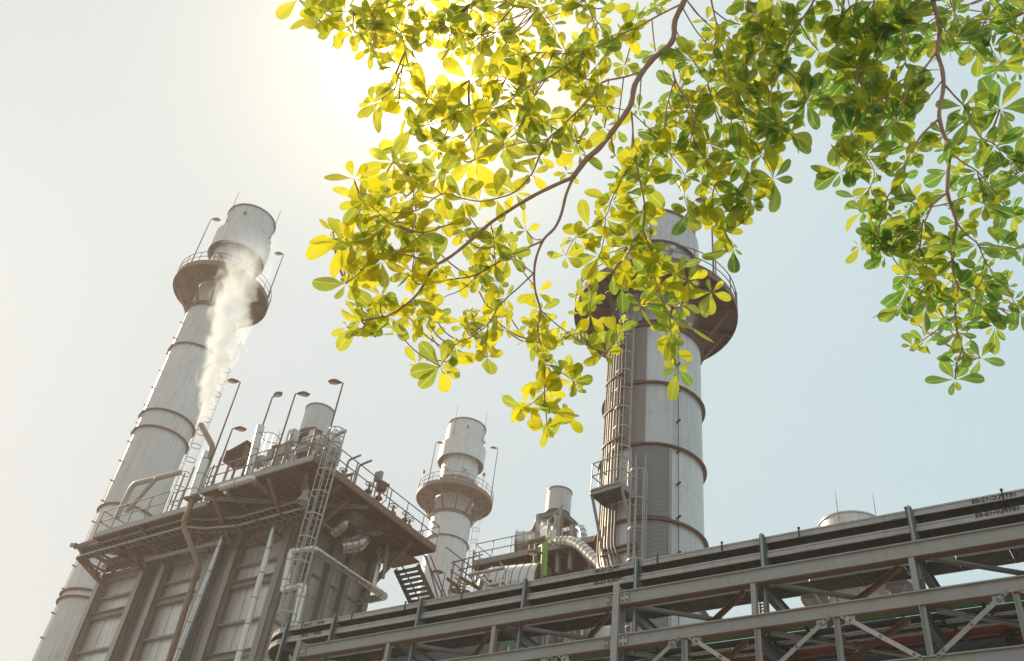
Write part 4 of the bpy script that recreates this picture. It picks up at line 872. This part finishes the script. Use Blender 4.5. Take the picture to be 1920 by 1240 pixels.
# ------------------------------------------------------------------ the tree whose branches hang over the view
random.seed(21)
def leaf_mat():
    m = bpy.data.materials.new('leaf'); m.use_nodes = True; t = m.node_tree; t.nodes.clear()
    out = N(t, 'ShaderNodeOutputMaterial'); pb = N(t, 'ShaderNodeBsdfPrincipled'); tr = N(t, 'ShaderNodeBsdfTranslucent'); mx = N(t, 'ShaderNodeMixShader')
    geo = N(t, 'ShaderNodeNewGeometry'); oi = N(t, 'ShaderNodeObjectInfo'); uv = N(t, 'ShaderNodeUVMap', uv_map='UVMap')
    rnd = math_(t, 'FRACT', math_(t, 'ADD', geo.outputs['Random Per Island'], math_(t, 'MULTIPLY', oi.outputs['Random'], 7.31)))
    sp = N(t, 'ShaderNodeSeparateXYZ'); t.links.new(uv.outputs[0], sp.inputs[0])
    av = math_(t, 'ABSOLUTE', math_(t, 'SUBTRACT', sp.outputs[1], .5))
    mid = N(t, 'ShaderNodeMapRange'); mid.inputs[1].default_value = .012; mid.inputs[2].default_value = .035; mid.inputs[3].default_value = 1; mid.inputs[4].default_value = 0; t.links.new(av, mid.inputs[0])
    # side veins sweep forward from the midrib
    ph = math_(t, 'FRACT', math_(t, 'MULTIPLY', math_(t, 'SUBTRACT', sp.outputs[0], math_(t, 'MULTIPLY', av, .55)), 8))
    sv = N(t, 'ShaderNodeMapRange'); sv.inputs[1].default_value = .03; sv.inputs[2].default_value = .12; sv.inputs[3].default_value = .16; sv.inputs[4].default_value = 0; t.links.new(math_(t, 'ABSOLUTE', math_(t, 'SUBTRACT', ph, .5)), sv.inputs[0])
    vm = N(t, 'ShaderNodeMapRange'); vm.inputs[1].default_value = .06; vm.inputs[2].default_value = .3; t.links.new(sp.outputs[0], vm.inputs[0])
    vein = math_(t, 'MULTIPLY', math_(t, 'MAXIMUM', mid.outputs[0], sv.outputs[0]), vm.outputs[0])
    nz = N(t, 'ShaderNodeTexNoise'); nz.inputs['Scale'].default_value = 30; t.links.new(geo.outputs['Position'], nz.inputs['Vector'])
    sx = N(t, 'ShaderNodeSeparateXYZ'); t.links.new(geo.outputs['Position'], sx.inputs[0])
    glare_tint = N(t, 'ShaderNodeMapRange'); glare_tint.inputs[1].default_value = -.1; glare_tint.inputs[2].default_value = -1.9; glare_tint.inputs[3].default_value = -.42; glare_tint.inputs[4].default_value = .26; t.links.new(sx.outputs[0], glare_tint.inputs[0])   # sun glare painted into leaf colour: yellower to the left, darker green right
    rnd = math_(t, 'ADD', math_(t, 'POWER', rnd, 1.25), glare_tint.outputs[0], clamp=True)
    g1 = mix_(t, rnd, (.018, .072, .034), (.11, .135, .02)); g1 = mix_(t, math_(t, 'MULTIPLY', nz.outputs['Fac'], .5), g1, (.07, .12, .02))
    base = mix_(t, vein, g1, (.30, .30, .06))
    spot = N(t, 'ShaderNodeMapRange'); spot.inputs[1].default_value = .62; spot.inputs[2].default_value = .74; spot.inputs[3].default_value = 0; spot.inputs[4].default_value = .45; t.links.new(nz.outputs['Fac'], spot.inputs[0])
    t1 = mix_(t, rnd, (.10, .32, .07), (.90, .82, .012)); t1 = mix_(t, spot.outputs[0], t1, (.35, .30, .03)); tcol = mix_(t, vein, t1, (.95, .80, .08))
    t.links.new(base, pb.inputs['Base Color']); pb.inputs['Roughness'].default_value = .33; pb.inputs['Specular IOR Level'].default_value = .6
    t.links.new(tcol, tr.inputs['Color'])
    bp = N(t, 'ShaderNodeBump'); bp.inputs['Strength'].default_value = .1; bp.inputs['Distance'].default_value = .001; t.links.new(vein, bp.inputs['Height']); t.links.new(bp.outputs[0], pb.inputs['Normal'])
    mx.inputs[0].default_value = .62; t.links.new(pb.outputs[0], mx.inputs[1]); t.links.new(tr.outputs[0], mx.inputs[2]); rf = N(t, 'ShaderNodeBsdfRefraction'); rf.inputs['Color'].default_value = (.95, .85, .18, 1); rf.inputs['Roughness'].default_value = .5; rf.inputs['IOR'].default_value = 1.12
    m2 = N(t, 'ShaderNodeMixShader'); m2.inputs[0].default_value = .16; t.links.new(mx.outputs[0], m2.inputs[1]); t.links.new(rf.outputs[0], m2.inputs[2]); t.links.new(m2.outputs[0], out.inputs[0])
    return m
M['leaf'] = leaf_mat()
M['bark'] = metal('reddish_bark', (.52, .31, .24), 0, .75, .2, 12, .3, .002, (.16, .09, .07))
ROWS = [0, .05, .15, .28, .42, .55, .67, .78, .87, .94, .985, 1.]
def leaf_shape(wd, fold, curl, twist, notch, wav):
    vs, uvs = [], []
    for i, u in enumerate(ROWS):
        if u < .68: w = wd*(.035 + .965*math.sin(PI/2*(u/.68))**1.75)
        else: w = wd*math.sqrt(max(0, 1-((u-.68)/.325)**2.2))
        for s in (-1, -.5, 0, .5, 1):
            x = u - (notch*.05 if (s == 0 and u > .99) else 0) - (abs(s)*.0)
            y = s*w/2; z = fold*abs(s)*w*.5 - curl*u*u + wav*math.sin(u*9+s*2)*w*.10
            a = twist*u; vs.append((x, y*math.cos(a)-z*math.sin(a)*0, z+y*math.sin(a))); uvs.append((u, .5+s*w/wd*.5*.5/.5*.5 if 0 else .5+s*.5*max(.1, w/wd)))
    fs = []
    for i in range(len(ROWS)-1):
        for k in range(4): fs.append((i*5+k, i*5+k+1, (i+1)*5+k+1, (i+1)*5+k))
    return vs, fs, uvs
LV = [leaf_shape(random.uniform(.42, .58), random.uniform(-.05, .35), random.uniform(-.08, .38), random.uniform(-.7, .7), random.random(), random.uniform(-.5, .5)) for _ in range(14)]
LME = []
for vs_, fs_, uvs_ in LV:
    me = bpy.data.meshes.new('leaf'); me.from_pydata(vs_, [], fs_); ul = me.uv_layers.new(name='UVMap')
    for l in me.loops: ul.data[l.index].uv = uvs_[l.vertex_index]
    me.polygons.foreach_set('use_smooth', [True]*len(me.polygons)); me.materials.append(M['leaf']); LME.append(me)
def dep(px, py, k=0): return 3.75 + .22*math.sin(px/170+1) + .18*math.cos(py/120) + .0004*(px-1200)*0 + k
TR = [ # (r0 px, r1 px, [(px,py)...], rosettes from index)
 (12, 10.5, [(1300,-60),(1287,0),(1270,42),(1261,74),(1250,92),(1225,112),(1203,135),(1190,161),(1184,190),(1176,208),(1158,235),(1123,271),(1100,297),(1074,333)], 99),
 (7.5, 3, [(1074,333),(1039,352),(1005,368),(961,391),(920,418),(883,458),(848,480),(815,499),(794,531),(776,559),(752,577),(730,591),(703,598),(677,602)], 7),
 (6, 2.2, [(1074,335),(1064,368),(1054,400),(1036,430),(1017,452),(1006,480),(1000,513),(1006,548),(1015,583),(1012,610),(1009,635),(1015,660),(1024,683),(1020,712),(1020,735),(1024,770),(1026,800)], 7),
 (3.5, 1.8, [(1000,513),(975,537),(948,557),(930,582),(915,609),(885,630),(855,650),(826,687)], 2), (2, 1.4, [(915,609),(913,640),(913,669)], 1),
 (4, 1.8, [(1017,452),(985,466),(952,481),(900,513),(880,520),(858,524),(820,528),(780,529),(772,510),(778,480),(776,440)], 2),
 (2.2, 1.4, [(900,513),(865,545),(830,560),(800,590)], 1),
 (2.8, 1.6, [(1015,583),(1044,605),(1072,628),(1100,648),(1135,662)], 2), (2, 1.4, [(1024,683),(1050,700),(1075,715)], 1), (2, 1.3, [(1020,735),(1000,755),(980,765)], 1), (2, 1.3, [(1022,760),(1040,775),(1060,780)], 1),
 (4.5, 2, [(1203,135),(1165,143),(1126,158),(1103,184),(1081,210),(1065,228),(1048,245),(1029,261),(1012,292),(997,326),(965,361),(930,372),(900,379),(869,375),(830,367),(780,396),(734,399)], 2),
 (4.2, 1.8, [(1277,8),(1239,29),(1197,45),(1175,60),(1152,74),(1122,88),(1094,97),(1061,124),(1025,146),(987,165),(960,184),(932,200),(896,205),(861,210),(832,223),(802,232),(774,239)], 2),
 (2.2, 1.3, [(1094,97),(1050,100),(1010,99),(971,102),(935,112)], 2), (2.2, 1.3, [(932,200),(915,220),(896,239),(850,254),(806,268)], 1), (2.2, 1.3, [(861,210),(832,197),(803,184)], 1),
 (2.2, 1.3, [(1126,158),(1103,148),(1080,139),(1058,95),(1037,48),(1010,15)], 1), (2.2, 1.3, [(1152,74),(1120,40),(1100,10),(1090,-20)], 1), (2, 1.3, [(1152,74),(1135,102),(1118,124),(1095,150)], 1),
 (2.2, 1.3, [(1176,208),(1150,202),(1120,200),(1095,215)], 2), (2.2, 1.3, [(1081,210),(1070,245),(1075,262),(1085,285)], 1), (2.2, 1.3, [(1048,245),(1020,228),(995,215),(965,235),(940,268)], 1), (2.4, 1.3, [(1029,261),(990,268),(960,272),(925,285),(890,300)], 1),
 (4.5, 1.9, [(1252,90),(1258,115),(1265,142),(1272,165),(1284,184),(1292,196),(1298,206),(1300,235),(1303,266),(1322,298),(1339,329),(1338,360),(1337,392),(1348,415),(1360,435),(1375,465)], 2),
 (3, 1.6, [(1265,150),(1258,178),(1250,206),(1247,235),(1244,265),(1230,292),(1215,322),(1203,345)], 2),
 (4, 1.5, [(1184,210),(1186,250),(1187,290),(1192,312),(1198,340),(1203,368),(1204,400),(1205,430),(1215,460),(1226,485),(1229,512),(1233,538),(1246,570),(1257,596),(1259,625),(1260,657),(1270,692)], 3),
 (2.5, 1.4, [(1205,430),(1226,485),(1247,498),(1268,511),(1290,527),(1313,541),(1335,548)], 3), (2, 1.3, [(1233,538),(1215,558),(1202,575)], 1), (2, 1.3, [(1257,596),(1275,600),(1290,610)], 1), (2.2,1.3,[(1204,432),(1190,455),(1178,472)],1),
 (2.8, 1.5, [(1190,293),(1172,325),(1157,352),(1146,380),(1135,409),(1105,430),(1078,448),(1060,480)], 2), (2.2, 1.3, [(1135,409),(1133,440),(1122,480),(1109,522),(1108,560),(1106,590)], 1), (2, 1.3, [(1122,480),(1150,510),(1165,540)], 1),
 (2.4, 1.3, [(1186,213),(1213,243),(1240,262),(1260,290),(1283,330),(1283,367),(1290,395)], 1), (2.2, 1.3, [(1252,88),(1275,100),(1296,116)], 1), (2,1.3,[(1303,266),(1330,270),(1360,285),(1385,300)],1), (2,1.3,[(1337,330),(1365,348),(1385,360),(1410,385)],1),(2,1.3,[(1339,345),(1355,372),(1380,390),(1402,372)],1),
 (4, 1.8, [(1328,-40),(1334,0),(1342,30),(1347,65),(1347,100),(1356,125),(1366,148),(1377,200),(1393,226),(1410,262),(1430,290)], 2),
 (2.6, 1.5, [(1347,100),(1338,130),(1331,158),(1308,182),(1298,206)], 1), (2.2, 1.3, [(1366,148),(1392,160),(1416,180)], 1),
 (4, 1.6, [(1535,-40),(1526,0),(1505,30),(1485,61),(1477,92),(1471,123),(1458,148),(1445,171),(1442,200),(1439,232),(1428,254),(1415,276),(1440,305),(1450,335)], 1), (2.2, 1.4, [(1471,123),(1487,145),(1500,168),(1512,190)], 1), (2,1.4,[(1439,232),(1462,240),(1480,250)],1), (2,1.4,[(1445,171),(1424,185),(1404,204)],1),
 (3, 1.5, [(1395,-30),(1400,3),(1415,26),(1424,58),(1429,87),(1414,106),(1400,123)], 1), (2.2,1.3,[(1485,61),(1465,70),(1445,60)],1),
 (4, 1.8, [(1588,-40),(1584,0),(1576,25),(1571,48),(1569,87),(1586,110),(1606,129),(1609,155),(1610,181),(1606,205),(1603,226),(1596,250)], 2),
 (3.6, 1.6, [(1660,-40),(1642,0),(1633,42),(1623,81),(1615,105),(1606,129)], 1), (2.2,1.4,[(1590,0),(1598,35),(1606,70)],1),
 (3.6, 1.6, [(1745,-30),(1729,0),(1703,26),(1698,58),(1694,87),(1702,116),(1710,145)], 1), (2.2,1.3,[(1703,26),(1686,36),(1671,42),(1655,62),(1645,80)],1),
 (9, 3.2, [(1748,-60),(1753,0),(1757,38),(1760,74),(1756,97),(1764,125),(1769,155),(1765,190),(1761,223),(1770,252),(1777,281),(1779,320),(1778,360),(1787,390),(1795,419),(1790,452),(1787,485),(1792,512),(1796,537),(1791,565),(1789,593),(1796,622),(1804,652),(1797,682),(1791,712)], 9),
 (4.5, 1.7, [(1756,97),(1733,125),(1710,150),(1682,167),(1655,181),(1632,200),(1612,219)], 2), (3, 1.4, [(1710,150),(1696,186),(1681,223),(1652,257),(1623,290),(1600,307),(1577,323)], 1),
 (4.2, 1.6, [(1761,223),(1735,250),(1710,277),(1699,304),(1690,332),(1680,352),(1668,371),(1659,396),(1650,421),(1649,445),(1650,460)], 2), (2.4, 1.3, [(1668,374),(1643,385),(1618,396)], 1), (2.2, 1.3, [(1650,421),(1632,440),(1613,460)], 1), (2.2,1.3,[(1623,290),(1640,320),(1632,350)],1),
 (3.4, 1.5, [(1778,361),(1755,386),(1731,411),(1710,426),(1689,441),(1674,460),(1659,478)], 2), (2.6, 1.3, [(1731,411),(1728,438),(1724,463),(1712,490),(1702,515),(1700,540)], 1), (2.2, 1.3, [(1724,463),(1737,495),(1750,523)], 1),
 (3, 1.4, [(1787,485),(1768,505),(1750,524),(1742,550),(1735,578)], 2), (2.2, 1.3, [(1750,524),(1728,540),(1705,556),(1690,572),(1678,586)], 1),
 (2.6, 1.3, [(1789,593),(1762,618),(1735,641),(1712,650)], 2),
 (4, 1.6, [(1772,160),(1790,180),(1806,200),(1818,222),(1828,242),(1842,261),(1863,278),(1884,293),(1902,308),(1918,325)], 2), (2.2, 1.3, [(1806,200),(1830,204),(1855,210),(1875,205)], 1),
 (3.4, 1.5, [(1779,283),(1806,302),(1832,323),(1857,355),(1882,389),(1900,400)], 2), (2,1.3,[(1832,323),(1842,352),(1846,385)],1),
 (3.2, 1.4, [(1795,419),(1814,440),(1832,460),(1842,482),(1850,504),(1869,522),(1887,541),(1901,563),(1913,586)], 2), (2.2, 1.3, [(1832,460),(1853,460),(1874,463),(1897,467),(1918,471)], 1), (2.2, 1.3, [(1850,504),(1842,528),(1835,552)], 1),
 (2.6, 1.3, [(1796,537),(1818,556),(1839,575),(1852,594),(1865,612)], 2), (2,1.3,[(1804,652),(1820,668),(1838,672)],1),
 (3, 1.4, [(1862,-20),(1869,8),(1880,18),(1892,38),(1905,60),(1922,70)], 1), (2.2,1.3,[(1880,16),(1900,20),(1922,24)],1), (2.6,1.3,[(1778,-10),(1790,25),(1806,58),(1820,78),(1835,97)],1), (2.2,1.3,[(1761,42),(1774,60),(1787,77)],1), (2.2,1.3,[(1860,-10),(1850,40),(1862,90),(1880,120)],1),
 (3, 1.4, [(815,499),(780,482),(745,474),(716,488),(686,501),(667,517),(649,532)], 2), (2.6, 1.3, [(869,415),(834,425),(798,435),(762,428),(727,422),(702,398),(677,376),(670,355),(663,335)], 1), (2.2,1.3,[(798,435),(771,455),(745,474)],1), (2.2,1.3,[(727,422),(705,438),(684,453),(660,455),(642,456)],1), (2.2,1.3,[(780,396),(777,366),(773,335),(755,318),(737,304)],1), (2.2,1.3,[(677,602),(690,618),(704,632)],1), (2,1.3,[(776,559),(778,575),(773,588)],1), (2,1.3,[(830,367),(818,348),(822,332)],1), (2,1.3,[(920,418),(925,450),(926,492),(932,530)],1),
]
TR += [(2.6, 1.4, [(960,60),(930,62),(900,68),(870,62),(838,48),(810,40),(780,52),(752,60)], 1), (2.2, 1.3, [(830,-30),(800,0),(760,12),(722,18),(700,40),(690,58)], 1), (2, 1.2, [(722,18),(690,12),(650,20),(612,24),(598,40)], 1), (1.8, 1.2, [(700,40),(705,75),(702,108)], 1), (1.6, 1.2, [(640,-20),(600,-8),(560,-2)], 1), (2, 1.2, [(752,60),(760,95),(752,130),(740,165)], 1), (1.8,1.2,[(740,165),(725,180),(700,192)],1), (2.4, 1.3, [(1010,15),(965,8),(920,-5),(880,10)], 1), (2.2,1.3,[(987,165),(950,150),(910,140),(880,150)],1)]
tree = thing('leafy_tree', (6.4, -3.4, 0), 'green leafed tree with reddish branches hanging over the top of the view', 'tree')
seats = []; back = Vector((CF.x, CF.y, 0)).normalized()
segs_ = []
for r0_, r1_, pts, ri in TR:
    P = [PD(x, y, dep(x, y)) for x, y in pts]; n = len(P)
    jig = [p+Vector((random.gauss(0, .004), random.gauss(0, .004), random.gauss(0, .004))) if 0 < i < n-1 else p for i, p in enumerate(P)]
    sm = []
    for i in range(n-1):
        a, b = jig[i], jig[i+1]; pa = jig[max(0, i-1)]; nb_ = jig[min(n-1, i+2)]
        for k in range(3):
            t = k/3; sm.append(.5*((2*a) + (b-pa)*t + (2*pa-5*a+4*b-nb_)*t*t + (3*a-pa-3*b+nb_)*t**3))
    sm.append(jig[-1]); m_ = len(sm)
    rs = [(r0_+(r1_-r0_)*i/(m_-1))*.5/F*3.75*2*(1+.08*math.sin(i*2.1)) * .5 for i in range(m_)]
    part('branch' if r0_ > 3.9 else 'twig', MB().tube(sm, rs, 9 if r0_ > 5 else 6), 'bark', tree, True)
    segs_ += sm
    for i in range(n):
        if i < ri and i < n-1: continue
        if i < n-1 and ri < 99 and (random.random() < .04 or any(math.hypot(pts[i][0]-q[4][0], pts[i][1]-q[4][1]) < 23 for q in seats)): continue
        if ri == 99: continue
        d = (P[i]-P[max(0, i-1)]).normalized() if i else (P[1]-P[0]).normalized()
        seats.append((P[i], d, 1.15 if i == n-1 else .95, 0, pts[i]))
# further rosettes deeper in the crown
DEN = [(1000,70,250,90,13),(850,260,110,80,5),(1040,230,150,110,5),(880,430,140,80,5),(1310,190,120,120,8),(1500,110,150,110,8),(1620,150,110,120,7),(900,130,130,110,7),(720,55,100,50,5),(1700,40,110,60,8),(1850,90,80,90,5),(1180,350,110,100,3),(1400,270,60,80,3),(1860,340,60,60,3),(1660,400,60,70,3),(1660,260,70,60,4),(1870,520,50,70,2),(700,420,70,60,2),(1400,30,90,50,4),(880,60,90,60,7),(720,450,110,100,6),(800,630,80,70,5),(680,580,50,60,3),(940,560,90,80,5),(1040,700,50,80,3),(1120,600,60,70,3),(1240,560,50,70,2),(1760,560,90,70,4),(1700,450,80,60,3),(760,170,50,50,2),(1250,20,40,20,1)]
for cx_, cy_, rx, ry, n in DEN:
    for k in range(int(n*2.1)):
        a = random.random()*2*PI; q = math.sqrt(random.random()); px = cx_+rx*q*math.cos(a); py = cy_+ry*q*math.sin(a)
        kk = random.uniform(.04, .5); p = PD(px, py, dep(px, py)+kk)
        near = min(segs_, key=lambda s: (s-p).length_squared)
        if (near-p).length > .5: continue
        part('twig', MB().tube(bend([near, near.lerp(p, .5)+Vector((0, 0, -.03)), p], .1, 3), [.0035]*2+[.003]*10 if 0 else .003, 5), 'bark', tree, True)
        seats.append((p, (p-near).normalized(), random.uniform(.5, .95), 1, (px, py)))
seats = [q for q in seats if (q[4][0]-798)**2+(q[4][1]-100)**2 > 48**2]
leaves = []
for p, d, sc, lay, (px, py) in seats:
    n = random.randint(5, 8) if lay == 0 else random.randint(5, 7)
    ax = (Vector((0, 0, 1)) + back*random.uniform(.0, .75) + d*.35 + Vector((random.gauss(0, .3), random.gauss(0, .3), 0))).normalized()
    x = ax.cross(Vector((.3, .9, .1))).normalized(); y = ax.cross(x); ph = random.random()*6.28
    for k in range(n):
        a = ph + 2*PI*k/n*1.0 + random.gauss(0, .22) ; e = random.uniform(-.25, .55) if k < n-2 else random.uniform(.4, 1.0)
        dr = (x*math.cos(a)+y*math.sin(a))*math.cos(e) + ax*math.sin(e); dr = (dr + Vector((0, 0, -1))*random.uniform(0, .22)).normalized()
        nrm = (ax*math.cos(e) - (x*math.cos(a)+y*math.sin(a))*math.sin(e)); sd_ = nrm.cross(dr).normalized(); nrm = dr.cross(sd_).normalized()
        roll = random.gauss(0, .45); sd2 = sd_*math.cos(roll)+nrm*math.sin(roll); nr2 = dr.cross(sd2)
        zone = 1.1 if (1380 < px < 1720 and py < 260) else (.84 if (px > 1560 and py > 330) else 1.0)
        ln = zone*sc*random.choice((.04, .058, .075, .09, .105))*random.uniform(.9, 1.12)
        q = p + dr*.006
        mt = Matrix(((dr.x*ln, sd2.x*ln, nr2.x*ln, q.x), (dr.y*ln, sd2.y*ln, nr2.y*ln, q.y), (dr.z*ln, sd2.z*ln, nr2.z*ln, q.z), (0, 0, 0, 1)))
        dist = (q-CAM).dot(CF); show = ln/dist*(.4+abs(nr2.dot((q-CAM).normalized())))
        inside = -20 < px < 1940 and -10 < py < 1250
        leaves.append((show if inside else 0, mt, random.randrange(len(LME))))
leaves.sort(key=lambda l: -l[0])
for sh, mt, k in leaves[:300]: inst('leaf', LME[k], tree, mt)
vs_, fs_, us_ = [], [], []; o0 = ORG[tree.name]
for sh, mt, k in leaves[300:]:
    o = len(vs_); v0, f0_, u0_ = LV[k]
    for v in v0: w = mt @ Vector(v); vs_.append((w.x-o0.x, w.y-o0.y, w.z-o0.z))
    fs_ += [tuple(i+o for i in f) for f in f0_]; us_ += u0_
me = bpy.data.meshes.new('foliage'); me.from_pydata(vs_, [], fs_); ul = me.uv_layers.new(name='UVMap')
li = [0]*len(me.loops); me.loops.foreach_get('vertex_index', li); buf = []
for i in li: buf += us_[i]
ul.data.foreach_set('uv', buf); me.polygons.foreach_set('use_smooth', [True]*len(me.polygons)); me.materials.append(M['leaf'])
o = bpy.data.objects.new('foliage', me); COL.objects.link(o); o.parent = tree; o['kind'] = 'stuff'; ORG[o.name] = o0
# limbs outside the picture and the trunk beside the camera
b = Vector((6.4, -3.4, 0)); ct = Vector((5.6, -2.6, 5.2))
part('trunk', MB().tube(bend([b, b+Vector((.1, .1, 2.4)), Vector((6.0, -3.0, 4.0)), ct], .8, 5), [.26, .24]+[.2]*6+[.17]*6, 14), 'bark', tree, True) if 0 else part('trunk', MB().tube([b, b+Vector((-.05, .1, 1.5)), Vector((6.2, -3.2, 3.2)), Vector((5.9, -2.9, 4.4)), ct], [.27, .22, .19, .16, .12], 14), 'bark', tree, True)
for (sx, sy), r in (((1300, -60), .026), ((1748, -60), .02), ((1328, -40), .01), ((1535, -40), .01), ((1588, -40), .01), ((1660, -40), .01), ((1395, -30), .01), ((1745, -30), .01), ((1862, -20), .01), ((1778, -10), .01)):
    s_ = PD(sx, sy, dep(sx, sy)); md = s_.lerp(ct, .5)+Vector((0, 0, 1.3)); pl = [s_.lerp(md, t)*(1-t)+md.lerp(ct, t)*t for t in [i/10 for i in range(11)]]
    part('limb', MB().tube(pl, [r+(.07-r*.5)*i/10 if r > .015 else r+.02*i/10 for i in range(11)], 8), 'bark', tree, True)
